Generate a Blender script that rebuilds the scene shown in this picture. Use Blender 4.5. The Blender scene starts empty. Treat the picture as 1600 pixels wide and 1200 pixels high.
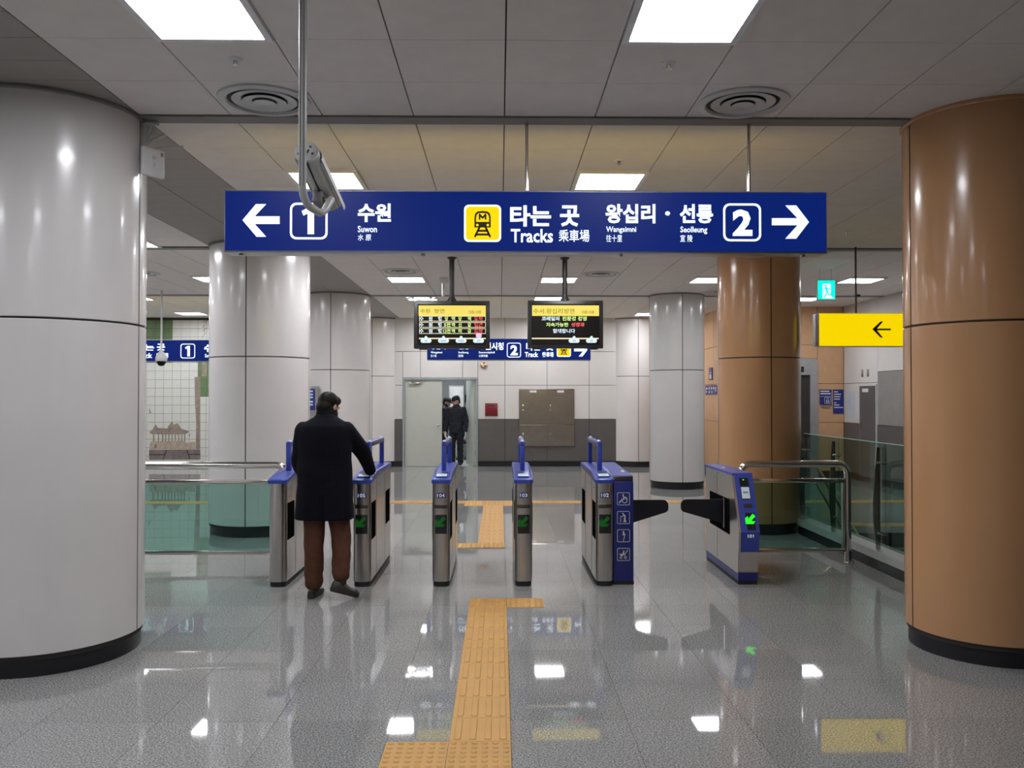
import bpy, bmesh, math, random
from math import pi, sin, cos, radians, atan, hypot
from mathutils import Vector, Matrix, Quaternion
random.seed(7)
sc = bpy.context.scene
col = sc.collection

# ------------------------------------------------------------------ camera, world, exposure
FPX, EYE, CEIL = 1332.0, 1.663, 3.513
yaw = atan(19 / FPX); pit = atan(19 / FPX)
cF = Vector((sin(yaw) * cos(pit), cos(yaw) * cos(pit), sin(pit)))
cR = Vector((cos(yaw), -sin(yaw), 0)); cU = cR.cross(cF)
cam_d = bpy.data.cameras.new('camera'); cam = bpy.data.objects.new('camera', cam_d); col.objects.link(cam)
cam_d.sensor_fit = 'HORIZONTAL'; cam_d.sensor_width = 36; cam_d.lens = 36 * FPX / 1600; cam_d.clip_start = .05
cam.matrix_world = Matrix(((cR.x, cU.x, -cF.x, 0), (cR.y, cU.y, -cF.y, 0), (cR.z, cU.z, -cF.z, EYE), (0, 0, 0, 1)))
sc.camera = cam
w = bpy.data.worlds.new('world'); sc.world = w; w.use_nodes = True
w.node_tree.nodes['Background'].inputs[0].default_value = (.5, .52, .55, 1)
w.node_tree.nodes['Background'].inputs[1].default_value = .05
vs = sc.view_settings
vs.view_transform = 'Standard'; vs.look = 'None'; vs.gamma = 1; vs.use_curve_mapping = False
vs.exposure = 0.12
sc.cycles.max_bounces = 8; sc.cycles.diffuse_bounces = 4; sc.cycles.glossy_bounces = 4
sc.cycles.transparent_max_bounces = 12; sc.cycles.caustics_reflective = False; sc.cycles.caustics_refractive = False
sc.cycles.sample_clamp_indirect = 6
LAMP = 34.0          # radiance of the ceiling light panels

def at(px, py, Y):
    d = cF + cR * ((px - 800) / FPX) + cU * ((600 - py) / FPX)
    return Vector((d.x * Y / d.y, Y, EYE + d.z * Y / d.y))
def ax(px, py, X):
    d = cF + cR * ((px - 800) / FPX) + cU * ((600 - py) / FPX)
    return Vector((X, d.y * X / d.x, EYE + d.z * X / d.x))

# ------------------------------------------------------------------ materials
def nt(name):
    m = bpy.data.materials.new(name); m.use_nodes = True
    t = m.node_tree; b = t.nodes['Principled BSDF']
    return m, t, b
def mat(name, c, rough=.5, metal=0, var=.06, scale=6, bump=0, bscale=200, emit=0, ecol=None, coat=0, stretch=None, spec=.5):
    m, t, b = nt(name); N = t.nodes; L = t.links
    tc = N.new('ShaderNodeTexCoord'); mp = N.new('ShaderNodeMapping'); L.new(tc.outputs['Object'], mp.inputs[0])
    if stretch: mp.inputs['Scale'].default_value = stretch
    n = N.new('ShaderNodeTexNoise'); n.inputs['Scale'].default_value = scale; n.inputs['Detail'].default_value = 4
    L.new(mp.outputs[0], n.inputs['Vector'])
    r = N.new('ShaderNodeValToRGB'); L.new(n.outputs['Fac'], r.inputs[0])
    r.color_ramp.elements[0].position = .3; r.color_ramp.elements[1].position = .7
    r.color_ramp.elements[0].color = tuple(max(0, v * (1 - var)) for v in c) + (1,)
    r.color_ramp.elements[1].color = tuple(min(1, v * (1 + var)) for v in c) + (1,)
    L.new(r.outputs[0], b.inputs['Base Color'])
    b.inputs['Roughness'].default_value = rough; b.inputs['Metallic'].default_value = metal
    b.inputs['Coat Weight'].default_value = coat; b.inputs['Coat Roughness'].default_value = .08
    b.inputs['Specular IOR Level'].default_value = spec
    if emit:
        b.inputs['Emission Color'].default_value = tuple(ecol or c) + (1,); b.inputs['Emission Strength'].default_value = emit
    if bump:
        n2 = N.new('ShaderNodeTexNoise'); n2.inputs['Scale'].default_value = bscale; L.new(mp.outputs[0], n2.inputs['Vector'])
        bp = N.new('ShaderNodeBump'); bp.inputs['Strength'].default_value = bump; bp.inputs['Distance'].default_value = .002
        L.new(n2.outputs['Fac'], bp.inputs['Height']); L.new(bp.outputs[0], b.inputs['Normal'])
    return m
def srgb(r, g, b):
    f = lambda v: (v / 255 / 12.92) if v <= 10 else ((v / 255 + .055) / 1.055) ** 2.4
    return (f(r), f(g), f(b))

def granite():
    m, t, b = nt('granite'); N = t.nodes; L = t.links
    g = N.new('ShaderNodeNewGeometry'); oi = N.new('ShaderNodeObjectInfo')
    n1 = N.new('ShaderNodeTexNoise'); n1.inputs['Scale'].default_value = 110; n1.inputs['Detail'].default_value = 3; n1.inputs['Roughness'].default_value = .7
    v = N.new('ShaderNodeTexVoronoi'); v.inputs['Scale'].default_value = 160
    n3 = N.new('ShaderNodeTexNoise'); n3.inputs['Scale'].default_value = .9; n3.inputs['Detail'].default_value = 5
    for q in (n1, v, n3): L.new(g.outputs['Position'], q.inputs['Vector'])
    r = N.new('ShaderNodeValToRGB'); L.new(n1.outputs['Fac'], r.inputs[0])
    e = r.color_ramp.elements
    e[0].position = .34; e[0].color = (.08, .082, .081, 1); e[1].position = .66; e[1].color = (.60, .60, .59, 1)
    x = e.new(.5); x.color = (.29, .29, .285, 1)
    mx = N.new('ShaderNodeMix'); mx.data_type = 'RGBA'; mx.blend_type = 'MULTIPLY'; mx.inputs[0].default_value = .5
    r2 = N.new('ShaderNodeValToRGB'); L.new(v.outputs['Color'], r2.inputs[0])
    r2.color_ramp.elements[0].color = (.55, .55, .56, 1); r2.color_ramp.elements[1].color = (1, 1, .98, 1)
    L.new(r.outputs[0], mx.inputs[6]); L.new(r2.outputs[0], mx.inputs[7])
    hs = N.new('ShaderNodeHueSaturation'); L.new(mx.outputs[2], hs.inputs['Color'])
    ma = N.new('ShaderNodeMapRange'); ma.inputs[3].default_value = .92; ma.inputs[4].default_value = 1.08
    L.new(oi.outputs['Random'], ma.inputs[0]); L.new(ma.outputs[0], hs.inputs['Value'])
    L.new(hs.outputs[0], b.inputs['Base Color'])
    rr = N.new('ShaderNodeMapRange'); rr.inputs[1].default_value = .3; rr.inputs[2].default_value = .7
    rr.inputs[3].default_value = .012; rr.inputs[4].default_value = .045
    L.new(n3.outputs['Fac'], rr.inputs[0]); L.new(rr.outputs[0], b.inputs['Roughness'])
    b.inputs['IOR'].default_value = 1.55
    return m
def glass(name, tint, gl=.9):
    m = bpy.data.materials.new(name); m.use_nodes = True; t = m.node_tree; N = t.nodes; L = t.links
    N.remove(N['Principled BSDF'])
    tr = N.new('ShaderNodeBsdfTransparent'); gs = N.new('ShaderNodeBsdfGlossy'); gs.inputs['Roughness'].default_value = .02
    n = N.new('ShaderNodeTexNoise'); n.inputs['Scale'].default_value = 2
    rp = N.new('ShaderNodeValToRGB'); L.new(n.outputs['Fac'], rp.inputs[0])
    rp.color_ramp.elements[0].color = tuple(v * .97 for v in tint) + (1,); rp.color_ramp.elements[1].color = tuple(min(1, v * 1.03) for v in tint) + (1,)
    L.new(rp.outputs[0], tr.inputs[0])
    fr = N.new('ShaderNodeFresnel'); fr.inputs[0].default_value = 1.5
    gm = N.new('ShaderNodeNewGeometry'); iv = N.new('ShaderNodeMath'); iv.operation = 'SUBTRACT'; iv.inputs[0].default_value = 1; L.new(gm.outputs['Backfacing'], iv.inputs[1])
    ml = N.new('ShaderNodeMath'); ml.operation = 'MULTIPLY'; L.new(fr.outputs[0], ml.inputs[0]); L.new(iv.outputs[0], ml.inputs[1])
    mx = N.new('ShaderNodeMixShader'); L.new(ml.outputs[0], mx.inputs[0]); L.new(tr.outputs[0], mx.inputs[1]); L.new(gs.outputs[0], mx.inputs[2])
    L.new(mx.outputs[0], N['Material Output'].inputs[0])
    return m

M = {}
M['granite'] = granite()
M['grout'] = mat('grout', (.05, .05, .05), .8)
M['ceil'] = mat('ceiling_board', (.78, .745, .72), .75, var=.03, bump=.05, bscale=300)
M['plank'] = mat('ceiling_plank', (.33, .31, .29), .6, var=.03)
M['void'] = mat('ceiling_void', (.03, .03, .03), .9)
M['shutter'] = mat('shutter_plate', (.22, .21, .205), .55, var=.05)
M['cream'] = mat('cream_panel', (.71, .68, .67), .22, var=.03, scale=2, coat=.35)
M['greycol'] = mat('grey_panel', (.58, .57, .56), .22, var=.03, scale=2, coat=.35)
M['brown'] = mat('brown_panel', (.50, .268, .128), .22, var=.04, scale=2, coat=.28)
M['joint'] = mat('dark_joint', (.03, .025, .022), .8)
M['plinth'] = mat('black_plinth', (.010, .010, .014), .35)
M['wallw'] = mat('wall_panel', (.66, .64, .62), .4, var=.025, scale=2)
M['wains'] = mat('dark_wall_panel', (.105, .098, .095), .45, var=.05)
M['brownw'] = mat('brown_wall_panel', (.58, .35, .19), .4, var=.04)
M['greyp'] = mat('grey_wall_panel', (.26, .25, .24), .5)
M['steel'] = mat('brushed_steel', (.60, .58, .56), .28, 1, var=.10, scale=5, stretch=(60, 60, 1), bump=.03)
M['satin'] = mat('satin_steel', (.42, .42, .43), .45, .6, var=.08)
M['chrome'] = mat('polished_steel', (.66, .64, .61), .12, 1, var=.04)
M['dsteel'] = mat('dark_steel', (.13, .115, .105), .35, 1, var=.05)
M['blue'] = mat('blue_plastic', srgb(54, 72, 162), .35, var=.05)
M['dblue'] = mat('dark_blue_panel', srgb(28, 40, 118), .35, var=.05)
M['black'] = mat('black_plastic', (.008, .008, .012), .3)
M['rubber'] = mat('black_rubber', (.012, .012, .012), .6)
M['blackm'] = mat('black_metal', (.02, .02, .022), .4)
M['white'] = mat('white_paint', (.75, .75, .75), .4)
M['greyw'] = mat('grey_housing', (.55, .56, .55), .35)
M['tact'] = mat('tactile_yellow', (.56, .31, .085), .55, var=.05, scale=3, bump=.1, bscale=400)
M['lamp'] = mat('light_diffuser', (.9, .9, .95), .5, emit=LAMP, ecol=(.97, .98, 1.03))
M['frame'] = mat('light_frame', (.82, .82, .84), .35)
M['signb'] = mat('sign_blue', srgb(3, 10, 45), .35, emit=.135, ecol=(.02, .10, 1), spec=.12)
M['signw'] = mat('sign_white', (.8, .9, .95), .4, emit=.85, ecol=(.86, .97, 1))
M['signy'] = mat('sign_yellow', (.30, .21, .0), .4, emit=.84, ecol=(1, .72, .0), spec=.2)
M['signyb'] = mat('sign_yellow_back', (.95, .72, .05), .4, emit=1.3, ecol=(1, .72, .25))
M['ink'] = mat('sign_black', (.01, .008, .006), .5)
M['alu'] = mat('sign_aluminium', (.52, .52, .54), .35, 1)
M['scr'] = mat('screen_black', (.003, .003, .004), .3, spec=.2)
M['sy'] = mat('screen_yellow', (.12, .10, .03), .4, emit=.78, ecol=(1, .82, .15), spec=.1)
M['syd'] = mat('screen_yellow_text', (.1, .08, .02), .4, emit=.36, ecol=(.75, .52, .05), spec=.1)
M['sw'] = mat('screen_white', (.08, .08, .08), .4, emit=.9, ecol=(.7, .88, 1))
M['sg'] = mat('screen_lime', (.08, .08, .08), .4, emit=.9, ecol=(.66, .95, .22))
M['sr'] = mat('screen_red', (.08, .08, .08), .4, emit=.9, ecol=(1, .06, .07))
M['sp'] = mat('screen_pink', (.08, .08, .08), .4, emit=.8, ecol=(.95, .6, .85))
M['scream'] = mat('screen_cream', (.08, .08, .08), .4, emit=.9, ecol=(.95, .85, .55))
M['sblue'] = mat('screen_blue', (.08, .08, .08), .4, emit=.6, ecol=(.35, .62, .9))
M['gon'] = mat('green_arrow_lit', (.02, .9, .02), .4, emit=1.1, ecol=(.015, .95, .015))
M['digit'] = mat('number_white_glow', (.8, .82, .85), .4, emit=.22, ecol=(.8, .88, 1))  # unlit painted digits, slight glow added so they read white
M['csteel'] = mat('dull_steel', (.34, .32, .30), .30, 1, var=.06)
M['slot'] = mat('recess_shade_black', (.006, .006, .007), 1, spec=0)  # flat black standing in for the shade inside open recesses
M['gdim'] = mat('green_arrow_dim', (.0, .05, .01), .4, emit=.07, ecol=(.02, .6, .02))
M['exitg'] = mat('exit_green', (.0, .6, .4), .4, emit=1.5, ecol=(.0, .72, .52))
M['exitw'] = mat('exit_white', (.8, 1, .95), .4, emit=1.3, ecol=(.7, 1, .95))
M['lcd'] = mat('pale_display', (.55, .66, .72), .25, emit=.12, ecol=(.6, .8, .9))
M['glass'] = glass('green_glass', (.60, .79, .745))
M['glass2'] = glass('clear_green_glass', (.62, .76, .71))
M['gedge'] = mat('glass_edge', (.35, .6, .52), .2)
M['stone'] = mat('curb_stone', (.33, .33, .32), .35, var=.2, scale=60)
M['door'] = mat('door_paint', (.50, .52, .47), .45, var=.02)
M['dframe'] = mat('door_frame_grey', (.30, .34, .36), .4)
M['room'] = mat('room_wall', (.46, .50, .50), .6)
M['red'] = mat('fire_box_red', srgb(120, 22, 30), .35)
M['bronze'] = mat('bronze', (.55, .33, .2), .3, .9)
M['tilew'] = mat('white_tile', (.66, .67, .63), .25, var=.03)
M['tileg'] = mat('green_tile', (.13, .20, .10), .35, var=.1)
M['mur1'] = mat('mural_brown', (.28, .23, .19), .5, var=.25, scale=14)
M['mur2'] = mat('mural_tan', (.44, .36, .29), .5, var=.2, scale=12)
M['mur3'] = mat('mural_grey', (.20, .165, .165), .5, var=.2, scale=9)
M['coat'] = mat('navy_wool', (.0026, .0030, .0080), .9, var=.25, scale=30, bump=.3, bscale=250, spec=.2)
M['trous'] = mat('brown_twill', (.085, .034, .020), .85, var=.15, scale=20, bump=.2, bscale=300, spec=.25)
M['skin'] = mat('skin', (.50, .27, .18), .5, var=.05)
M['hair'] = mat('black_hair', (.006, .0055, .0055), .5, var=.3, scale=40, stretch=(4, 4, 1), bump=.3, bscale=90, spec=.15)
M['shoe'] = mat('brown_black_leather', (.030, .026, .022), .35)
M['suit'] = mat('navy_workwear', (.010, .011, .018), .85, var=.2, scale=20)
M['glove'] = mat('white_glove', (.80, .78, .72), .8)
M['eye'] = mat('eye_dark', (.02, .015, .012), .2)
M['collar'] = mat('dark_red_scarf', (.10, .012, .010), .8)
M['void_wall'] = mat('stairwell_stone', (.16, .17, .16), .4, var=.1)

# ------------------------------------------------------------------ mesh helpers
class MB:
    def __init__(s, M=None): s.bm = bmesh.new(); s.M = M or Matrix.Identity(4)
    def _v(s, p): return s.bm.verts.new(s.M @ Vector(p))
    def box(s, a, b, bev=0, seg=2):
        x0, y0, z0 = a; x1, y1, z1 = b
        v = [s._v(p) for p in ((x0,y0,z0),(x1,y0,z0),(x1,y1,z0),(x0,y1,z0),(x0,y0,z1),(x1,y0,z1),(x1,y1,z1),(x0,y1,z1))]
        fs = [s.bm.faces.new([v[i] for i in q]) for q in ((3,2,1,0),(4,5,6,7),(0,1,5,4),(1,2,6,5),(2,3,7,6),(3,0,4,7))]
        if bev:
            es = list({e for f in fs for e in f.edges})
            bmesh.ops.bevel(s.bm, geom=es, offset=bev, segments=seg, affect='EDGES', profile=.5)
        return s
    def rings(s, rs, closed=True, cap=True):
        vs = [[s._v(p) for p in r] for r in rs]
        for a, b in zip(vs, vs[1:]):
            n = len(a)
            for i in range(n if closed else n - 1):
                j = (i + 1) % n
                s.bm.faces.new((a[i], a[j], b[j], b[i]))
        if cap:
            s.bm.faces.new(list(reversed(vs[0]))); s.bm.faces.new(vs[-1])
        return s
    def prism(s, poly, d0, d1, axis='z'):
        f = {'z': lambda u, v, d: (u, v, d), 'x': lambda u, v, d: (d, u, v), 'y': lambda u, v, d: (u, d, v)}[axis]
        return s.rings([[f(u, v, d0) for u, v in poly], [f(u, v, d1) for u, v in poly]])
    def tube(s, pts, r, seg=12, cap=True):
        pts = [Vector(p) for p in pts]; rr = r if isinstance(r, (list, tuple)) else [r] * len(pts)
        t0 = (pts[1] - pts[0]).normalized()
        up = Vector((0, 0, 1)) if abs(t0.z) < .9 else Vector((1, 0, 0))
        n = t0.cross(up).normalized(); out = []
        for i, p in enumerate(pts):
            t = (pts[min(i + 1, len(pts) - 1)] - pts[max(i - 1, 0)]).normalized()
            n = (n - t * n.dot(t)).normalized(); b = t.cross(n)
            out.append([p + (n * cos(a) + b * sin(a)) * rr[i] for a in [2 * pi * k / seg for k in range(seg)]])
        return s.rings(out, cap=cap)
    def lathe(s, prof, c=(0, 0, 0), seg=48, cap=True):
        return s.rings([[(c[0] + r * cos(2*pi*k/seg), c[1] + r * sin(2*pi*k/seg), c[2] + z) for k in range(seg)] for r, z in prof], cap=cap)
    def ell(s, c, r, rot=None, u=20, v=14):
        R = rot or Matrix.Identity(3); rs = []
        for j in range(1, v):
            a = pi * j / v
            rs.append([Vector(c) + R @ Vector((r[0]*sin(a)*cos(2*pi*k/u), r[1]*sin(a)*sin(2*pi*k/u), -r[2]*cos(a))) for k in range(u)])
        return s.rings(rs)
    def stroke(s, pts, wd, d0, d1, n=5):
        for (x0, y0), (x1, y1) in zip(pts, pts[1:]):
            a = math.atan2(y1 - y0, x1 - x0); h = wd / 2
            pl = [(x1 + h * cos(a - pi/2 + pi*k/n), y1 + h * sin(a - pi/2 + pi*k/n)) for k in range(n + 1)]
            pl += [(x0 + h * cos(a + pi/2 + pi*k/n), y0 + h * sin(a + pi/2 + pi*k/n)) for k in range(n + 1)]
            s.prism(pl, d0, d1)
        return s
    def disc(s, c, r, d0, d1, n=16):
        return s.prism([(c[0] + r*cos(2*pi*k/n), c[1] + r*sin(2*pi*k/n)) for k in range(n)], d0, d1)
    def ringf(s, outer, inner, d0, d1):
        n = len(outer); q = [[s._v((u, v, d)) for u, v in P] for P, d in ((outer, d1), (inner, d1), (inner, d0), (outer, d0))]
        for i in range(n):
            j = (i + 1) % n
            for a, b in ((0, 1), (1, 2), (2, 3), (3, 0)):
                s.bm.faces.new((q[a][i], q[a][j], q[b][j], q[b][i]))
        return s
    def mesh(s, name='m', smooth=35):
        me = bpy.data.meshes.new(name)
        bmesh.ops.recalc_face_normals(s.bm, faces=s.bm.faces[:])
        s.bm.to_mesh(me); s.bm.free()
        if smooth:
            me.polygons.foreach_set('use_smooth', [True] * len(me.polygons)); me.set_sharp_from_angle(angle=radians(smooth))
        return me
def rrect(x0, y0, x1, y1, r, n=5):
    P = []
    for cx, cy, a0 in ((x1-r, y0+r, -pi/2), (x1-r, y1-r, 0), (x0+r, y1-r, pi/2), (x0+r, y0+r, pi)):
        P += [(cx + r*cos(a0 + pi/2*k/n), cy + r*sin(a0 + pi/2*k/n)) for k in range(n + 1)]
    return P
def arcpath(pts, r, n=7):
    pts = [Vector(p) for p in pts]; out = [pts[0]]
    for a, b, c in zip(pts, pts[1:], pts[2:]):
        u = (a - b).normalized(); v = (c - b).normalized()
        th = u.angle(v); d = r / math.tan(th / 2)
        p0 = b + u * d; p1 = b + v * d; ctr = b + (u + v).normalized() * (r / sin(th / 2))
        e0 = p0 - ctr; e1 = p1 - ctr; ang = e0.angle(e1)
        for k in range(n + 1):
            f = k / n
            out.append(ctr + (e0 * sin((1 - f) * ang) + e1 * sin(f * ang)) / sin(ang))
    out.append(pts[-1]); return out
def FY(Y):   # drawing plane facing the camera: (X, Z, towards the viewer)
    return Matrix(((1, 0, 0, 0), (0, 0, -1, Y), (0, 1, 0, 0), (0, 0, 0, 1)))
def FX(X):   # drawing plane on a wall at X facing -X: local x runs towards -Y
    return Matrix(((0, 0, -1, X), (-1, 0, 0, 0), (0, 1, 0, 0), (0, 0, 0, 1)))

def link(name, me, m, parent=None):
    o = bpy.data.objects.new(name, me); col.objects.link(o)
    if me is not None and m is not None: me.materials.append(M[m] if isinstance(m, str) else m)
    if parent is not None: o.parent = parent
    return o
ROOTM = {}
def rootm(o):
    while o.parent is not None: o = o.parent
    return ROOTM.get(o.name, Matrix.Identity(4))
def thing(name, label=None, cat=None, loc=(0, 0, 0), rz=0, group=None, kind=None):
    o = bpy.data.objects.new(name, None); col.objects.link(o); o.empty_display_size = .1
    o.location = loc; o.rotation_euler = (0, 0, rz)
    ROOTM[o.name] = Matrix.Translation(loc) @ Matrix.Rotation(rz, 4, 'Z')
    tag(o, label, cat, group, kind); return o
def tag(o, label=None, cat=None, group=None, kind=None):
    for k, v in (('label', label), ('category', cat), ('group', group), ('kind', kind)):
        if v: o[k] = v
    return o
def part(parent, name, mb, m, smooth=35, label=None):   # mesh given in world space
    me = mb.mesh(name, smooth) if isinstance(mb, MB) else mb
    me.transform(rootm(parent).inverted())
    o = link(name, me, m, parent)
    if label: o['label'] = label
    return o
def lpart(parent, name, mb, m, smooth=35, label=None):  # mesh given in the thing's own space
    me = mb.mesh(name, smooth) if isinstance(mb, MB) else mb
    o = link(name, me, m, parent)
    if label: o['label'] = label
    return o
def dup(root, loc, label=None, rz=None):
    r = root.copy(); col.objects.link(r); r.location = loc
    if rz is not None: r.rotation_euler = (0, 0, rz)
    ROOTM[r.name] = Matrix.Translation(loc) @ Matrix.Rotation(r.rotation_euler.z, 4, 'Z')
    if label: r['label'] = label
    for ch in list(root.children):
        c = ch.copy(); col.objects.link(c); c.parent = r
        for g in list(ch.children):
            d = g.copy(); col.objects.link(d); d.parent = c
    return r
def textmesh(s, x0, y0, x1, y1, Mx, bold=0.0, depth=.002, fit='both'):
    cu = bpy.data.curves.new('t', 'FONT'); cu.body = s; cu.size = 1; cu.offset = bold; cu.resolution_u = 2
    o = bpy.data.objects.new('t', cu); col.objects.link(o)
    dg = bpy.context.evaluated_depsgraph_get()
    me = bpy.data.meshes.new_from_object(o.evaluated_get(dg))
    bpy.data.objects.remove(o); bpy.data.curves.remove(cu)
    vs_ = [v.co for v in me.vertices]
    a0 = min(v.x for v in vs_); a1 = max(v.x for v in vs_); b0 = min(v.y for v in vs_); b1 = max(v.y for v in vs_)
    sx = (x1 - x0) / (a1 - a0); sy = (y1 - y0) / (b1 - b0)
    bm = bmesh.new(); bm.from_mesh(me)
    bmesh.ops.dissolve_limit(bm, angle_limit=.02, verts=bm.verts[:], edges=bm.edges[:])
    for v in bm.verts: v.co = Vector((x0 + (v.co.x - a0) * sx, y0 + (v.co.y - b0) * sy, 0))
    r = bmesh.ops.extrude_face_region(bm, geom=bm.faces[:])
    for v in r['geom']:
        if isinstance(v, bmesh.types.BMVert): v.co.z += depth
    bmesh.ops.recalc_face_normals(bm, faces=bm.faces[:])
    bm.transform(Mx); bm.to_mesh(me); bm.free()
    return me
def textpx(parent, s, x0, y0, x1, y1, Y, m, bold=0.0, name='lettering'):
    a = at(x0, y1, Y); b = at(x1, y0, Y)
    return part(parent, name, textmesh(s, a.x, a.z, b.x, b.z, FY(Y), bold), m, 0)
def remesh(mb, voxel, name, sm=4):
    me = mb.mesh(name, 0)
    o = bpy.data.objects.new('tmp', me); col.objects.link(o)
    r = o.modifiers.new('r', 'REMESH'); r.mode = 'VOXEL'; r.voxel_size = voxel
    s = o.modifiers.new('s', 'SMOOTH'); s.factor = .5; s.iterations = sm
    out = bpy.data.meshes.new_from_object(o.evaluated_get(bpy.context.evaluated_depsgraph_get()))
    bpy.data.objects.remove(o)
    out.polygons.foreach_set('use_smooth', [True] * len(out.polygons))
    return out

# ------------------------------------------------------------------ room shell
XL, XR, YB, YF = -11.07, 7.1, -6.0, 20.2
def struct(name, mb, m, smooth=0):
    o = link(name, mb.mesh(name, smooth), m); o['kind'] = 'structure'; return o
VOID = (3.84, 5.72, 6.0, 10.35)
fb = MB()
for a, b in (((XL, YB), (VOID[0], YF + .2)), ((VOID[1], YB), (XR, YF + .2)), ((VOID[0], YB), (VOID[1], VOID[2])), ((VOID[0], VOID[3]), (VOID[1], YF + .2))):
    fb.box((a[0], a[1], -.25), (b[0], b[1], -.006))
floor = struct('floor', fb, 'grout')
struct_ceiling = struct('ceiling', MB().box((XL, YB, CEIL + .02), (XR, YF + .1, CEIL + .2)), 'void')

# floor tiles, 600 x 600 granite
tl = []
TS = .6
tile_me = MB().box((-TS/2 + .0012, -TS/2 + .0012, -.006), (TS/2 - .0012, TS/2 - .0012, 0)).mesh('tile', 0); tile_me.materials.append(M['granite'])
xs = [.055 + TS * k for k in range(-19, 13)]; ys = [.2 + TS * k for k in range(-11, 35)]
rest = MB()
for X in xs:
    for Y in ys:
        cx, cy = X + TS/2, Y + TS/2
        x0, x1, y0, y1 = max(X, XL), min(X + TS, XR), max(Y, YB), min(Y + TS, YF + .1)
        if x1 - x0 < .05 or y1 - y0 < .05: continue
        if x0 > VOID[0] - .3 and x1 < VOID[1] + .45 and y0 > VOID[2] - .35 and y1 < VOID[3] + .3: continue
        full = (x1 - x0 > TS - .01) and (y1 - y0 > TS - .01)
        vis = cy > 3.2 and abs(cx) < cy * .62 + .4
        tl.append((cy if (vis and full) else 1e3 + cy, x0, x1, y0, y1, full and vis))
tl.sort()
for i, (k, x0, x1, y0, y1, ok) in enumerate(tl):
    if ok and i < 300:
        o = bpy.data.objects.new('tile', tile_me); col.objects.link(o); o.parent = floor
        o.location = ((x0 + x1)/2, (y0 + y1)/2, 0)
    else:
        rest.box((x0 + .0012, y0 + .0012, -.006), (x1 - .0012, y1 - .0012, 0))
# rim pieces that close the floor around the stair opening
for a, b in (((VOID[0], VOID[2] - .6), (VOID[1], VOID[2])),):
    rest.box((a[0], a[1], -.006), (b[0], b[1], -.0005))
o = link('tile_field', rest.mesh('tile_field', 0), 'granite', floor); o['kind'] = 'stuff'
# rim strips round the opening
xs0 = [x for x in xs if x > VOID[0] - .3][0]; xs1 = [x for x in xs if x < VOID[1] + .45][-1]
rim = MB()
rim.box((xs0, VOID[2] - .35, -.006), (VOID[0], VOID[3] + .3, -.0008)); rim.box((VOID[1], VOID[2] - .35, -.006), (xs1 + .0, VOID[3] + .3, -.0008))
rim.box((VOID[0], VOID[3], -.006), (VOID[1], VOID[3] + .42, -.0008))
link('edge_slab', rim.mesh('edge_slab', 0), 'granite', floor)

# ceiling tiles
LGT = [(-1.47, y) for y in (-1.9, 1.1, 4.1, 7.26, 10.22, 13.25, 16.3, 19.3)] + [(.93, y) for y in (4.1, 7.26, 10.22, 13.25, 16.3, 19.3)] \
    + [(3.33, 13.25), (3.33, 19.3)] + [(5.73, y) for y in (13.25, 16.3)] \
    + [(-4.47, y) for y in (1.1, 4.1, 7.26, 10.22, 13.25, 16.3, 19.3)] + [(-6.87, y) for y in (4.1, 7.26, 10.22, 13.25, 16.3, 19.3)] + [(-9.27, 13.25), (-9.27, 19.3)]
PLATES = (5.606, 10.60, 15.60)
rows = []
for y0, y1 in ((YB + .02, 5.606), (5.76, 10.60), (10.75, 15.60), (15.75, 20.19)):
    if y0 < 0:
        y = y1
        while y > y0: rows.append((max(y - .6, y0), y)); y -= .6
    else:
        y = y0
        while y < y1 - .05: rows.append((y, min(y + .6, y1))); y += .6
ct = []
cols_ = [(-2.37 + .6*k, min(-2.37 + .6*(k+1), XR)) for k in range(16)] + [(-3.57 - .6*(k+1), -3.57 - .6*k) for k in range(13)]
for x0, x1 in cols_:
    for y0, y1 in rows:
        if x1 - x0 < .05: continue
        cx, cy = (x0+x1)/2, (y0+y1)/2
        if any(abs(lx - cx) < .31 and abs(ly - cy) < .31 for lx, ly in LGT if abs(ly-cy) < .31):
            pass
        ct.append((x0, x1, y0, y1, 'ceil'))
for x0, x1 in ((-2.97, -2.37), (-3.57, -2.97)):
    for y0, y1 in rows:
        ym = (y0 + y1)/2
        if y1 - y0 > .35: ct += [(x0, x1, y0, ym, 'plank'), (x0, x1, ym, y1, 'plank')]
        else: ct.append((x0, x1, y0, y1, 'plank'))
def snap(lx, ly):   # the tile cell a light sits in
    best = min((abs((a+b)/2 - lx) + abs((c+d)/2 - ly), a, b, c, d) for a, b, c, d, k in ct if k == 'ceil')
    return best[1:]
lights = []
for lx, ly in LGT:
    a, b, c, d = snap(lx, ly); lights.append((a, b, c, d))
lset = {(round(a, 3), round(c, 3)) for a, b, c, d in lights}
ct = [t for t in ct if (round(t[0], 3), round(t[2], 3)) not in lset]
ct.sort(key=lambda t: (t[2] + t[3])/2 if (t[3] > 3.2 and abs((t[0]+t[1])/2) < .64 * t[3] + .3) else 1e3)
fields = {'ceil': MB(), 'plank': MB()}; cme = {}
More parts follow.
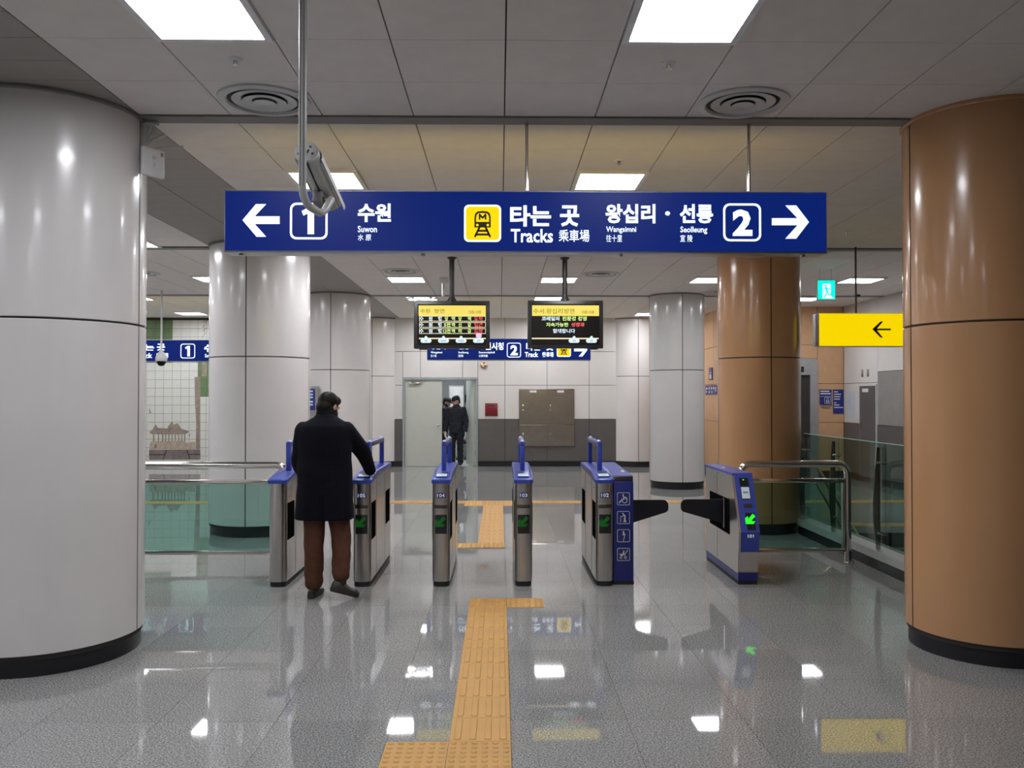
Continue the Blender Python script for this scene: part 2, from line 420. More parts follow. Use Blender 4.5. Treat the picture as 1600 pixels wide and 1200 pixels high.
for i, (x0, x1, y0, y1, k) in enumerate(ct):
    gx, gy = .004, .0018
    vis = y1 > 3.2 and abs((x0+x1)/2) < .64 * y1 + .3
    if vis and i < 300:
        key = (round(x1 - x0, 2), round(y1 - y0, 2), k)
        if key not in cme:
            hx, hy = (x1-x0)/2, (y1-y0)/2
            me = MB().box((-hx + gx, -hy + gy, 0), (hx - gx, hy - gy, .019)).mesh('ceiling_tile', 0); me.materials.append(M[k]); cme[key] = me
        o = bpy.data.objects.new('ceiling_tile' if k == 'ceil' else 'ceiling_plank', cme[key]); col.objects.link(o); o.parent = struct_ceiling
        o.location = ((x0+x1)/2, (y0+y1)/2, CEIL)
    else:
        fields[k].box((x0 + gx, y0 + gy, CEIL), (x1 - gx, y1 - gy, CEIL + .019))
for k, n in (('ceil', 'ceiling_tile_field'), ('plank', 'ceiling_plank_field')):
    o = link(n, fields[k].mesh(n, 0), k, struct_ceiling); o['kind'] = 'stuff'
# fire shutter bottom plates let into the ceiling
for i, y in enumerate(PLATES):
    struct('trim_%d' % (i + 1), MB().box((XL, y + .004, CEIL - .012), (XR, y + .146, CEIL + .03), .004), 'shutter')

# ------------------------------------------------------------------ walls
def rect_minus(R, Hh):
    x0, z0, x1, z1 = R; a, b, c, d = Hh
    if c <= x0 or a >= x1 or d <= z0 or b >= z1: return [R]
    o = []
    if a > x0: o.append((x0, z0, a, z1))
    if c < x1: o.append((c, z0, x1, z1))
    m0, m1 = max(a, x0), min(c, x1)
    if b > z0: o.append((m0, z0, m1, b))
    if d < z1: o.append((m0, d, m1, z1))
    return o
def panels(parent, Mx, xcuts, zcuts, holes, pick, t=.02, g=.0045):
    for x0, x1 in zip(xcuts, xcuts[1:]):
        for z0, z1 in zip(zcuts, zcuts[1:]):
            rs = [(x0, z0, x1, z1)]
            for h in holes: rs = [q for r in rs for q in rect_minus(r, h)]
            for a, b, c, d in rs:
                if c - a < .03 or d - b < .03: continue
                mb = MB(Mx).box((a + g, b + g, -.004), (c - g, d - g, t), .003, 1)
                part(parent, 'panel', mb, pick((a+c)/2, (b+d)/2), 0)
ZC = [.12, 1.12, 1.92, 2.72, CEIL + .01]
DH = (-2.30, -.52, 2.10)     # door opening x0 x1 top
wb = MB()
wb.box((-6.3, YF + .02, 0), (DH[0], YF + .2, CEIL)); wb.box((DH[1], YF + .02, 0), (4.65, YF + .2, CEIL)); wb.box((DH[0], YF + .02, DH[2]), (DH[1], YF + .2, CEIL))
wb.box((XL, YF + .02, 0), (-6.3, YF + .2, CEIL))
wall_back = struct('wall_back', wb, 'joint')
CAB = (.455, .48, 1.765, 1.835)
panels(wall_back, FY(YF + .02), [-6.3, -5.88, -4.88, -3.88, -2.88, -1.88, -.88, .12, 1.12, 2.12, 3.12, 4.12, 4.63], ZC, [(DH[0], -1, DH[1], DH[2])],
       lambda x, z: 'wains' if z < 1.12 else 'wallw')
bb = MB()
for x0, x1 in ((-6.3, DH[0]), (DH[1], 4.63)): bb.box((x0, YF - .006, 0), (x1, YF + .02, .118))
struct('baseboard_back', bb, 'plinth')
struct('wall_left', MB().box((XL - .2, YB, 0), (XL, YF + .2, CEIL)), 'wallw')
struct('wall_front', MB().box((XL, YB - .2, 0), (XR, YB, CEIL)), 'wallw')

# right wall, panelled where the photo shows it
wall_right = struct('wall_right', MB().box((XR + .02, YB, -.2), (XR + .2, YF + .2, CEIL)), 'joint')
panels(wall_right, FX(XR + .02), [-17.5, -15.92, -14.4, -12.9, -11.4, -9.9, -8.4, -6.9, -5.4, -3.9, -2.4], ZC, [(-15.92, 1.12, -14.4, 2.12)],
       lambda y, z: 'wains' if z < 1.12 else 'wallw')
part(wall_right, 'shutter_panel', MB(FX(XR + .02)).box((-15.91, 1.125, -.004), (-14.41, 2.115, .024), .003), 'greyp', 0)
struct('baseboard_right', MB().box((XR - .006, 2.4, 0), (XR + .02, 17.5, .118)), 'plinth')

# brown lift core
core = struct('wall_core', MB().box((4.65, 17.52, 0), (XR, YF + .02, CEIL)), 'joint')
PORT = (4.95, 6.556, 2.44)
panels(core, FY(17.52), [4.63, 4.95, 6.556, XR], ZC, [(PORT[0], -1, PORT[1], PORT[2])], lambda x, z: 'brownw')
panels(core, FX(4.65), [-YF, -19.3, -18.4, -17.5], ZC, [], lambda x, z: 'brownw')
bc = MB(); bc.box((4.624, 17.494, 0), (PORT[0], 17.52, .118)); bc.box((PORT[1], 17.494, 0), (XR - .006, 17.52, .118)); bc.box((4.624, 17.494, 0), (4.65, YF - .006, .118))
struct('baseboard_core', bc, 'plinth')

# tiled mural wall, far left: 200 mm tiles, each a piece of the wall
mural = struct('wall_mural', MB().box((XL, YF - .03, 0), (-6.305, YF + .02, CEIL)), 'grout')
TM = {}
TW = .2
def mtile(k):
    if k not in TM:
        me = MB().box((-TW/2 + .003, -.012, -TW/2 + .003), (TW/2 - .003, 0, TW/2 - .003), .002, 1).mesh('wall_tile', 0); me.materials.append(M[k]); TM[k] = me
    return TM[k]
mfield = MB()
for i in range(24):
    for j in range(17):
        X = -6.305 - TW*(i + .5); Z = CEIL - .06 - TW*(j + .5)
        if Z < .08: continue
        green = (Z > 2.55 and X < -7.62) or (X > -7.12 and 1.75 < Z < 2.6)
        if X > -8.75:
            o = bpy.data.objects.new('wall_tile', mtile('tileg' if green else 'tilew')); col.objects.link(o); o.parent = mural
            o.location = (X, YF - .03, Z)
        else: mfield.box((X - .097, YF - .042, Z - .097), (X + .097, YF - .03, Z + .097))
o = link('wall_tile_field', mfield.mesh('wall_tile_field', 0), 'tilew', mural); o['kind'] = 'stuff'

# printed mural picture on the tiles: pavilion, trunk, platform
Ym = YF - .0425
pic = MB(FY(Ym)); tan_ = MB(FY(Ym)); gry = MB(FY(Ym))
def mp(x, y): p = at(225 + x/5, 500 + y/5, Ym); return (p.x, p.z)
def mpoly(mb, pts, d=.002): mb.prism([mp(*p) for p in pts], 0, d)
mpoly(pic, [(40, 880), (70, 850), (90, 815), (110, 842), (180, 848), (200, 815), (220, 790), (232, 818), (262, 805), (290, 848), (325, 860), (356, 872), (340, 884), (310, 893), (80, 893), (55, 890)])
for x in (70, 108, 140, 165, 190, 215, 240, 265, 292, 314): mpoly(pic, [(x, 890), (x + 9, 890), (x + 9, 950), (x, 950)], .0021)
mpoly(pic, [(395, 445), (440, 445), (440, 1010), (405, 1010), (408, 800), (398, 640)], .0018)
mpoly(pic, [(452, 330), (490, 330), (490, 440), (452, 440)], .0018)
mpoly(pic, [(350, 890), (358, 890), (360, 912), (350, 912)], .0018)
mpoly(pic, [(42, 680), (52, 715), (58, 728), (40, 728)], .0018)
for a, b in (((455, 20), (488, 5)), ((458, 60), (490, 10)), ((455, 90), (490, 60)), ((452, 140), (480, 100)), ((470, 40), (475, 100))):
    pic.stroke([mp(*a), mp(*b)], .012, 0, .0017)
mpoly(tan_, [(65, 945), (320, 945), (330, 960), (400, 950), (402, 1012), (42, 1012), (46, 960)], .0016)
mpoly(gry, [(40, 1015), (440, 1012), (440, 1090), (40, 1092)], .0016)
part(mural, 'pavilion_print', pic, 'mur1', 0); part(mural, 'terrace_print', tan_, 'mur2', 0); part(mural, 'platform_print', gry, 'mur3', 0)
gl = MB(FY(Ym))
for a, b in (((175, 1020), (150, 1088)), ((335, 1018), (360, 1086)), ((40, 1052), (160, 1052)), ((350, 1050), (440, 1050))): gl.stroke([mp(*a), mp(*b)], .02, 0, .003)
part(mural, 'platform_lines', gl, 'joint', 0)
arch = MB(FY(Ym)); mpoly(arch, [(82, 1000), (82, 975), (90, 966), (98, 975), (98, 1000)], .0024); part(mural, 'arch_print', arch, 'mur3', 0)

# ------------------------------------------------------------------ columns
def column(name, X, Y, R, m, label, jz=2.13, half=False):
    t = thing(name, label, 'column', (X, Y, 0), kind='structure')
    g = .006
    for z0, z1 in ((.13, jz - .006), (jz + .006, CEIL - .02)):
        for q in range(4):
            a0 = q*pi/2 + g/R; a1 = (q+1)*pi/2 - g/R; n = 22; rs = []
            for r_, z in ((R - .03, z0), (R - .004, z0), (R, z0 + .004), (R, z1 - .004), (R - .004, z1), (R - .03, z1)):
                rs.append([(r_*cos(a0 + (a1-a0)*k/n), r_*sin(a0 + (a1-a0)*k/n), z) for k in range(n + 1)])
            mb = MB(); mb.rings(rs, closed=False, cap=False)
            lpart(t, 'panel', mb, m, 30)
    lpart(t, 'core', MB().lathe([(R - .012, .10), (R - .012, CEIL - .004)], seg=64), 'joint', 30)
    lpart(t, 'plinth', MB().lathe([(R - .022, 0), (R - .022, .13)], seg=64), 'plinth', 30)
    lpart(t, 'top_collar', MB().lathe([(R + .004, CEIL - .028), (R + .012, CEIL - .02), (R + .012, CEIL - .002)], seg=64), 'shutter' if m != 'brown' else m, 30)
    return t
XCL, XCR = -2.985, 3.25
column('column', XCL, 5.65, .605, 'cream', 'huge cream round column at left front, nearest the viewer')
column('column', XCL, 10.66, .605, 'cream', 'cream round column standing behind the left glass railing')
column('column', XCL, 15.68, .605, 'cream', 'cream round column half hidden behind the man in the navy coat')
column('column', XCL, 20.55, .605, 'cream', 'cream round column built into the far wall left of the grey double door')
column('column', XCR, 5.65, .505, 'brown', 'large brown round column at right front, nearest the viewer')
column('column', XCR, 10.66, .505, 'brown', 'brown round column beside the glass balustrade and the yellow arrow sign')
column('column', XCR, 15.62, .50, 'greycol', 'grey round column standing alone in the rear hall right of the paddle gate')
column('column', XCR, 20.55, .605, 'cream', 'cream round column at the far wall right of the steel cabinet')

# ------------------------------------------------------------------ ceiling lights, diffusers, sprinklers
def light_proto():
    t = thing('ceiling_light', 'x', 'ceiling light', (0, 0, CEIL), group='square ceiling light panels')
    h = .299
    lpart(t, 'frame', MB().ringf(rrect(-h, -h, h, h, .004, 1), rrect(-h + .036, -h + .036, h - .036, h - .036, .004, 1), -.02, .02), 'frame', 0)
    lpart(t, 'diffuser', MB().box((-h + .036, -h + .036, -.004), (h - .036, h - .036, .012)), 'lamp', 0)
    return t
lp = light_proto()
def light_label(x, y):
    side = {-1.47: 'left of the aisle', .93: 'right of the aisle', 3.33: 'above the right columns', 5.73: 'far right', -4.47: 'in the left hall', -6.87: 'in the left hall, further out', -9.27: 'in the left hall, outermost'}
    xx = min(side, key=lambda k: abs(k - x))
    rw = 'behind the viewer' if y < 0 else 'right overhead' if y < 2.5 else 'in the nearest row' if y < 5.6 else 'above the big blue sign' if y < 9 else 'behind the big blue sign' if y < 11.5 else 'in the row past the screens' if y < 15 else 'second row past the screens' if y < 18 else 'nearest the far wall'
    return 'lit square ceiling panel %s, %s' % (xx if False else side[xx], rw)
for i, (a, b, c, d) in enumerate(lights):
    cx, cy = (a+b)/2, (c+d)/2
    if i == 0: lp.location = (cx, cy, CEIL); ROOTM[lp.name] = Matrix.Translation((cx, cy, CEIL)); lp['label'] = light_label(cx, cy)
    else: dup(lp, (cx, cy, CEIL), light_label(cx, cy))

def diffuser(x, y, label, first=[None]):
    if first[0]:
        return dup(first[0], (x, y, CEIL), label)
    t = thing('air_diffuser', label, 'air vent', (x, y, CEIL), group='round ceiling air diffusers'); first[0] = t
    lpart(t, 'outer_ring', MB().lathe([(.285, 0), (.283, -.012), (.235, -.018), (.225, -.004), (.225, .0)], cap=False), 'greyw')
    lpart(t, 'dark_throat', MB().lathe([(.226, -.001), (.01, -.001)], cap=True), 'blackm')
    for r, z in ((.20, -.012), (.135, -.02), (.07, -.026)):
        lpart(t, 'cone_ring', MB().lathe([(r, z + .004), (r - .004, z), (r - .058, z + .008), (max(r - .06, .004), z + .012)], cap=r < .08), 'greyw')
    return t
for x, y, l in ((-1.47, 5.32, 'round air diffuser in the ceiling before the first shutter line, left one'), (1.53, 5.32, 'round air diffuser in the ceiling before the first shutter line, right one'),
                (-1.47, 12.6, 'round air diffuser in front of the third light row, by the left screen'), (1.53, 12.85, 'round air diffuser right of the right screen pole'),
                (-1.47, 16.05, 'round air diffuser left of the left screen, nearest the far wall'), (-5.4, 12.85, 'round air diffuser over the left hall above the dome camera'),
                (3.93, 15.05, 'round air diffuser behind the top of the grey column')):
    diffuser(x, y, l)
def sprinkler(x, y, label, first=[None]):
    if first[0]: return dup(first[0], (x, y, CEIL), label)
    t = thing('sprinkler_head', label, 'sprinkler', (x, y, CEIL), group='ceiling sprinkler heads'); first[0] = t
    lpart(t, 'escutcheon', MB().lathe([(.04, 0), (.038, -.006), (.018, -.012)], seg=20), 'white')
    lpart(t, 'nozzle', MB().lathe([(.012, -.012), (.009, -.03), (.018, -.032), (.018, -.035)], seg=14), 'chrome')
    return t
for px_, py_, l in ((368, 92, 'small sprinkler head below the front left ceiling light'), (1045, 98, 'small sprinkler head below the front right ceiling light'),
                    (967, 250, 'small sprinkler head above the light over the blue sign'), (1323, 362, 'small sprinkler head right of the end of the blue sign')):
    d = cF + cR * ((px_ - 800)/FPX) + cU * ((600 - py_)/FPX); k = (CEIL - EYE)/d.z
    sprinkler(d.x*k, d.y*k, l)

# ------------------------------------------------------------------ main hanging sign
def frame_box(t, X0, X1, Z0, Z1, Y, th, back='signyb', face='signb'):
    e = .012
    part(t, 'case', MB().box((X0, Y, Z0), (X1, Y + th, Z1), .004), 'alu')
    part(t, 'front_panel', MB().box((X0 + e*.6, Y - .003, Z0 + e), (X1 - e*.6, Y + .002, Z1 - e*.6)), face, 0)
    if back: part(t, 'back_panel', MB().box((X0 + e, Y + th - .002, Z0 + e), (X1 - e, Y + th + .003, Z1 - e)), back, 0)
def numbox(t, n, x0, y0, x1, y1, Y, m='signw', tw=None):
    a = at(x0, y1, Y); b = at(x1, y0, Y); wd = (b.x - a.x) * .055
    part(t, 'number_frame', MB(FY(Y)).ringf(rrect(a.x, a.z, b.x, b.z, (b.x-a.x)*.17), rrect(a.x + wd, a.z + wd, b.x - wd, b.z - wd, (b.x-a.x)*.13), 0, .002), m, 0)
    iw = (x1 - x0); ih = (y1 - y0)
    if n == '1':
        L_ = b.x - a.x; q = lambda u, v: (a.x + u*L_, a.z + v*L_)
        part(t, 'number', MB(FY(Y)).prism([q(*c_) for c_ in ((.47, .14), (.64, .14), (.64, .86), (.49, .86), (.31, .755), (.36, .635), (.47, .695))], 0, .002), m, 0); return
    k0, k1 = ((.32, .62) if n == '1' else (.25, .77))
    textpx(t, n, x0 + iw*k0, y0 + ih*.16, x0 + iw*k1, y0 + ih*.86, Y, m, .012 if n == '1' else .045, 'number')
def arrow(t, pts, Y, m, wd, name='arrow'):
    mb = MB(FY(Y))
    for p in pts:
        q = [at(a, b, Y) for a, b in p]; mb.prism([(v.x, v.z) for v in q], 0, .002)
    return part(t, name, mb, m, 0)
def train_icon(t, x0, y0, x1, y1, Y):
    a = at(x0, y1, Y); b = at(x1, y0, Y); W = b.x - a.x
    P = lambda u, v: (a.x + u*W, a.z + v*W)
    part(t, 'icon_border', MB(FY(Y)).prism(rrect(a.x, a.z, b.x, b.z, W*.13), 0, .0012), 'signw', 0)
    part(t, 'icon_plate', MB(FY(Y)).prism(rrect(a.x + W*.05, a.z + W*.05, b.x - W*.05, b.z - W*.05, W*.1), .0012, .002), 'signy', 0)
    k = MB(FY(Y - .002))
    body = [P(.28, .42), P(.28, .66), P(.30, .76), P(.36, .82), P(.5, .835), P(.64, .82), P(.70, .76), P(.72, .66), P(.72, .42)]
    inn = [P(.325, .50), P(.325, .66), P(.345, .73), P(.385, .77), P(.5, .78), P(.615, .77), P(.655, .73), P(.675, .66), P(.675, .50)]
    k.ringf(body, inn, 0, .001)
    k.prism([P(.28, .39), P(.72, .39), P(.72, .54), P(.28, .54)], 0, .0008)
    k.stroke([P(.42, .62), P(.42, .74), P(.5, .65), P(.58, .74), P(.58, .62)], W*.045, 0, .001)
    k.stroke([P(.42, .40), P(.30, .15)], W*.055, 0, .001); k.stroke([P(.58, .40), P(.70, .15)], W*.055, 0, .001)
    k.stroke([P(.38, .30), P(.62, .30)], W*.055, 0, .001); k.stroke([P(.33, .20), P(.67, .20)], W*.055, 0, .001)
    part(t, 'train_pictogram', k, 'ink', 0)
    l = MB(FY(Y - .003)); l.disc(P(.36, .455), W*.035, 0, .001); l.disc(P(.64, .455), W*.035, 0, .001)
    part(t, 'pictogram_lamps', l, 'signy', 0)
YS = 5.62
a = at(350, 394, YS); b = at(1292, 300, YS)
sg = thing('hanging_sign', 'long blue station direction sign with platforms 1 and 2, hanging over the gates', 'sign', ((a.x+b.x)/2, YS, a.z))
frame_box(sg, a.x, b.x, a.z, b.z, YS, .16)
for px_ in (823, 1170, 476):
    X = at(px_, 250, YS + .08).x
    r = part(sg, 'rod', MB().tube([(X, YS + .08, b.z - .01), (X, YS + .08, CEIL - .012)], .011, 12), 'chrome')
    part(r, 'flange', MB().lathe([(.024, 0), (.024, .012), (.013, .02)], (X, YS + .08, b.z), 16), 'chrome')
for px_ in (372, 660, 972, 1260):
    X = at(px_, 395, YS).x; part(sg, 'screw_lug', MB().box((X - .012, YS + .05, a.z - .012), (X + .012, YS + .09, a.z), .003), 'alu')
Yf = YS - .0035
arrow(sg, [[(379, 344), (400, 319), (416, 319), (398, 338), (437, 338), (437, 350), (398, 350), (416, 370), (401, 370)]], Yf, 'signw', 1)
numbox(sg, '1', 453, 317, 512, 374, Yf)
textpx(sg, '수원', 559, 318, 611, 347, Yf, 'signw', .035)
textpx(sg, 'Suwon', 559, 353, 589, 363, Yf, 'signw', .014)
textpx(sg, '水 原', 559, 366, 580, 376, Yf, 'signw', .004)
train_icon(sg, 725, 320, 783, 378, Yf)
textpx(sg, '타는', 797, 321, 861, 354, Yf, 'signw', .035); textpx(sg, '곳', 875, 321, 905, 354, Yf, 'signw', .035)
textpx(sg, 'Tracks', 798, 358, 864, 379, Yf, 'signw', .02)
textpx(sg, '乘車場', 873, 359, 921, 378, Yf, 'signw', .010)
textpx(sg, '왕십리', 946, 319, 1024, 349, Yf, 'signw', .035); textpx(sg, '·', 1039, 330, 1047, 337, Yf, 'signw', .06)
textpx(sg, 'Wangsimni', 947, 354, 994, 365, Yf, 'signw', .014); textpx(sg, '往十里', 947, 367, 972, 378, Yf, 'signw', .004)
textpx(sg, '선릉', 1062, 319, 1114, 349, Yf, 'signw', .035)
textpx(sg, 'Seolleung', 1063, 354, 1105, 366, Yf, 'signw', .014); textpx(sg, '宣 陵', 1063, 367, 1082, 378, Yf, 'signw', .004)
numbox(sg, '2', 1130, 318, 1189, 377, Yf)
arrow(sg, [[(1264, 347), (1244, 321), (1227, 321), (1246, 341), (1206, 341), (1206, 352), (1246, 352), (1227, 373), (1244, 373)]], Yf, 'signw', 1)

# far hanging sign on the third shutter line (lower half seen below the screens)
YS2 = 15.62
a = at(667, 563, YS2); b = at(923, 529, YS2)
s2 = thing('hanging_sign', 'blue direction sign with number 2 hanging behind the two screens', 'sign', ((a.x+b.x)/2, YS2, a.z))
frame_box(s2, a.x, b.x, a.z, b.z, YS2, .16)
for px_ in (706, 884):
    X = at(px_, 500, YS2 + .08).x; part(s2, 'rod', MB().tube([(X, YS2 + .08, b.z - .01), (X, YS2 + .08, CEIL - .012)], .011, 10), 'chrome')
Yf = YS2 - .0035
textpx(s2, '왕십리', 673, 535, 696, 546, Yf, 'signw', .035); textpx(s2, '·', 700, 540, 703, 543, Yf, 'signw', .05)
textpx(s2, 'Wangsimni', 673, 549, 691, 553, Yf, 'signw', .02); textpx(s2, '往十里', 673, 554, 682, 558, Yf, 'signw', .01)
textpx(s2, '선릉', 716, 535, 734, 546, Yf, 'signw', .035)
textpx(s2, 'Seolleung', 716, 549, 732, 553, Yf, 'signw', .02); textpx(s2, '宣陵', 716, 554, 724, 558, Yf, 'signw', .01)
textpx(s2, '수원시청', 748, 535, 787, 547, Yf, 'signw', .035)
textpx(s2, 'Suwoncityhall', 748, 549, 773, 553, Yf, 'signw', .02); textpx(s2, '水原市廳', 748, 554, 762, 558, Yf, 'signw', .01)
numbox(s2, '2', 792, 535.5, 814, 558.5, Yf)
textpx(s2, '타는', 822, 535, 845, 548, Yf, 'signw', .035); textpx(s2, '곳', 853, 535, 865, 548, Yf, 'signw', .035)
textpx(s2, 'Track', 820, 550, 841, 558, Yf, 'signw', .03); textpx(s2, '乘車場', 847, 550, 865, 558, Yf, 'signw', .02)
train_icon(s2, 870, 535.5, 892, 557.5, Yf)
arrow(s2, [[(918, 546.5), (910, 537), (904, 537), (911, 544.3), (897, 544.3), (897, 549), (911, 549), (904, 557), (910, 557)]], Yf, 'signw', 1)
# left hall sign on the same line
a = at(150, 565, YS2); b = at(405, 531, YS2)
s3 = thing('hanging_sign', 'blue platform 1 sign hanging in the left hall, seen between two cream columns', 'sign', ((a.x+b.x)/2, YS2, a.z))
frame_box(s3, a.x, b.x, a.z, b.z, YS2, .16)
for px_ in (200, 350):
    X = at(px_, 500, YS2 + .08).x; part(s3, 'rod', MB().tube([(X, YS2 + .08, b.z - .01), (X, YS2 + .08, CEIL - .012)], .011, 10), 'chrome')
textpx(s3, '타는', 209, 538, 241, 548, Yf, 'signw', .04); textpx(s3, '곳', 245, 537, 258, 548, Yf, 'signw', .04)
textpx(s3, 'Track', 212, 551.5, 238, 559.5, Yf, 'signw', .03); textpx(s3, '乘車場', 244, 551.5, 263, 559.5, Yf, 'signw', .02)
numbox(s3, '1', 282, 537, 305, 560, Yf)
textpx(s3, '수원', 319, 538, 341, 550, Yf, 'signw', .04); textpx(s3, 'Suwon', 320, 553, 336, 558.5, Yf, 'signw', .02)
arrow(s3, [[(161, 548), (169, 538), (175, 538), (168, 545.8), (183, 545.8), (183, 550.5), (168, 550.5), (175, 558), (169, 558)]], Yf, 'signw', 1)

# yellow exit arrow sign
YY = 10.40
a = at(1279.5, 541, YY); b = at(1440, 489.5, YY)
sy = thing('exit_sign', 'bright yellow lit exit sign with a black left arrow, beside the right front column', 'sign', ((a.x+b.x)/2, YY, a.z))
part(sy, 'case', MB().box((a.x, YY, a.z), (b.x, YY + .2, b.z), .004), 'alu')
part(sy, 'front_panel', MB().box((a.x + .004, YY - .004, a.z + .004), (b.x - .004, YY + .002, b.z - .004)), 'signy', 0)
X = at(1337, 430, YY + .1).x
part(sy, 'rod', MB().tube([(X, YY + .1, b.z - .01), (X, YY + .1, CEIL)], .012, 12), 'dsteel')
X = at(1434, 430, YY + .1).x
part(sy, 'rod', MB().tube([(X, YY + .1, b.z - .01), (X, YY + .1, CEIL)], .012, 12), 'dsteel')
part(sy, 'end_rib', MB().box((a.x - .006, YY + .08, a.z + .01), (a.x + .002, YY + .12, b.z - .01), .002), 'alu')
def pt(*p): return [(1240 + x/6.667, 400 + y/6.667) for x, y in p]
arrow(sy, [pt((820, 762), (905, 682), (932, 682), (868, 756), (1012, 756), (1012, 774), (868, 774), (930, 850), (905, 850))], YY - .0045, 'ink', 1)

# green emergency exit sign
YE = 12.3
a = at(1278, 467.5, YE); b = at(1304.5, 438.5, YE)
ex = thing('emergency_exit_sign', 'small square green running man exit sign hanging above the yellow sign', 'sign', ((a.x+b.x)/2, YE, a.z))
part(ex, 'case', MB().box((a.x - .008, YE, a.z - .008), (b.x + .008, YE + .05, b.z + .008), .005), 'greyw')
part(ex, 'green_panel', MB().box((a.x, YE - .003, a.z), (b.x, YE + .002, b.z)), 'exitg', 0)
W = b.x - a.x; P = lambda u, v: (a.x + u*W, a.z + v*W)
part(ex, 'door_shape', MB(FY(YE - .003)).prism([P(.27, .05), P(.95, .05), P(.75, .2), P(.75, .9), P(.27, .9)], 0, .001), 'exitw', 0)
rm = MB(FY(YE - .004)); rm.disc(P(.44, .78), W*.06, 0, .001)
rm.stroke([P(.47, .68), P(.54, .45)], W*.11, 0, .001); rm.stroke([P(.54, .45), P(.62, .28), P(.76, .28)], W*.07, 0, .001); rm.stroke([P(.54, .45), P(.47, .27), P(.38, .1)], W*.07, 0, .001)
rm.stroke([P(.47, .66), P(.36, .6), P(.32, .5)], W*.05, 0, .001); rm.stroke([P(.5, .66), P(.62, .58), P(.67, .66)], W*.05, 0, .001)
part(ex, 'running_figure', rm, 'exitg', 0)
for u in (.15, .85):
    X = a.x + W*u; part(ex, 'rod', MB().tube([(X, YE + .025, b.z), (X, YE + .025, CEIL)], .005, 8), 'white')

# ------------------------------------------------------------------ hanging screens
YM = 11.3
def screen(x0, y0, x1, y1, pole_px, label):
    a = at(x0, y1, YM); b = at(x1, y0, YM); cx = at(pole_px, 440, YM + .05).x
    t = thing('hanging_screen', label, 'screen', (cx, YM, a.z))
    part(t, 'case', MB().box((a.x, YM, a.z), (b.x, YM + .11, b.z), .008), 'blackm')
    part(t, 'display', MB().box((a.x + .05, YM - .002, a.z + .045), (b.x - .05, YM + .004, b.z - .045)), 'scr', 0)
    part(t, 'pole', MB().tube([(cx, YM + .05, b.z + .03), (cx, YM + .05, CEIL - .01)], .034, 16), 'blackm')
    part(t, 'collar', MB().lathe([(.066, 0), (.062, .02), (.042, .05), (.038, .08)], (cx, YM + .05, b.z - .005), 24), 'blackm')
    part(t, 'ceiling_plate', MB().lathe([(.04, -.03), (.062, -.012), (.062, 0)], (cx, YM + .05, CEIL), 24), 'blackm')
    for u in (.12, .88):
        X = a.x + (b.x - a.x)*u; part(t, 'foot', MB().box((X - .05, YM + .02, a.z - .015), (X + .05, YM + .08, a.z + .004), .004), 'blackm')
    return t
YT = YM - .003
def rectpx(t, name, x0, y0, x1, y1, m, Y=YT, d=.001):
    a = at(x0, y1, Y); b = at(x1, y0, Y); return part(t, name, MB(FY(Y)).box((a.x, a.z, 0), (b.x, b.z, d)), m, 0)
def bubble(t, cx, cy, wd, hgt, s):
    a = at(cx - wd/2, cy + hgt/2, YT); b = at(cx + wd/2, cy - hgt/2, YT); top = at(cx, cy - hgt/2 - 3, YT); q = at(cx, cy, YT)
    r = (b.z - a.z)/2
    mb = MB(FY(YT - .001)); mb.prism(rrect(a.x, a.z, b.x, b.z, r*.98), 0, .001); mb.disc((top.x, top.z - .008), r*.7, 0, .0008)
    o = part(t, 'station_bubble', mb, 'sw', 0)
    for k in range(s):
        x = cx + (k - (s-1)/2)*2.1; c = at(x, cy, YT)
        part(o, 'bubble_mark', MB(FY(YT - .0022)).box((c.x - .006, c.z - .012, 0), (c.x + .006, c.z + .012, .0008)), 'sblue', 0)
sL = screen(646.5, 470, 765.5, 544.5, 706, 'left black arrival screen hanging on a pole, listing three trains')
C = lambda x, y: (640 + x*130/1600, 465 + y*85/1046)
rectpx(sL, 'header', *C(172, 152), *C(1465, 352), 'sy')
textpx(sL, '수원', *C(205, 215), *C(392, 295), YT - .0015, 'syd', .01); textpx(sL, '방면', *C(478, 215), *C(668, 300), YT - .0015, 'syd', .01)
textpx(sL, '08:08', *C(1135, 250), *C(1372, 305), YT - .0015, 'syd', .0)
for j, (y0, g1, g2, rd) in enumerate(((352, ('당', '역'), ('당', '역'), '도착'), (470, ('5전', '역'), ('신', '갈'), '접근'), (590, ('13전', '역'), ('미', '금'), '도착'))):
    p = C(185, y0 + 2); q = C(1465, y0 + 105)
    aa = at(p[0], q[1], YT); bb_ = at(q[0], p[1], YT)
    part(sL, 'row_frame', MB(FY(YT)).ringf(rrect(aa.x, aa.z, bb_.x, bb_.z, .006, 2), rrect(aa.x + .007, aa.z + .007, bb_.x - .007, bb_.z - .007, .004, 2), 0, .001), 'scream', 0)
    yy0, yy1 = y0 + 14, y0 + 92
    for s_, x0, x1 in (('수', 190, 268), ('원', 366, 440), ('행', 545, 618)): textpx(sL, s_, *C(x0, yy0), *C(x1, yy1), YT - .001, 'sw', .03)
    textpx(sL, g1[0], *C(680 if j == 0 else 660 if j == 1 else 645, yy0), *C(740 if j == 0 else 785, yy1), YT - .001, 'sg', .03)
    for s_, x0, x1 in ((g1[1], 805, 872), (g2[0], 940, 1002), (g2[1], 1115, 1182)): textpx(sL, s_, *C(x0, yy0), *C(x1, yy1), YT - .001, 'sg', .03)
    textpx(sL, rd, *C(1240, yy0), *C(1408, yy1), YT - .001, 'sr', .02)
rectpx(sL, 'route_line', *C(180, 775), *C(1465, 797), 'scream')
for x, n in ((315, 2), (652, 4), (990, 4), (1325, 2)): bubble(sL, *C(x, 830), 17, 6.5, n)
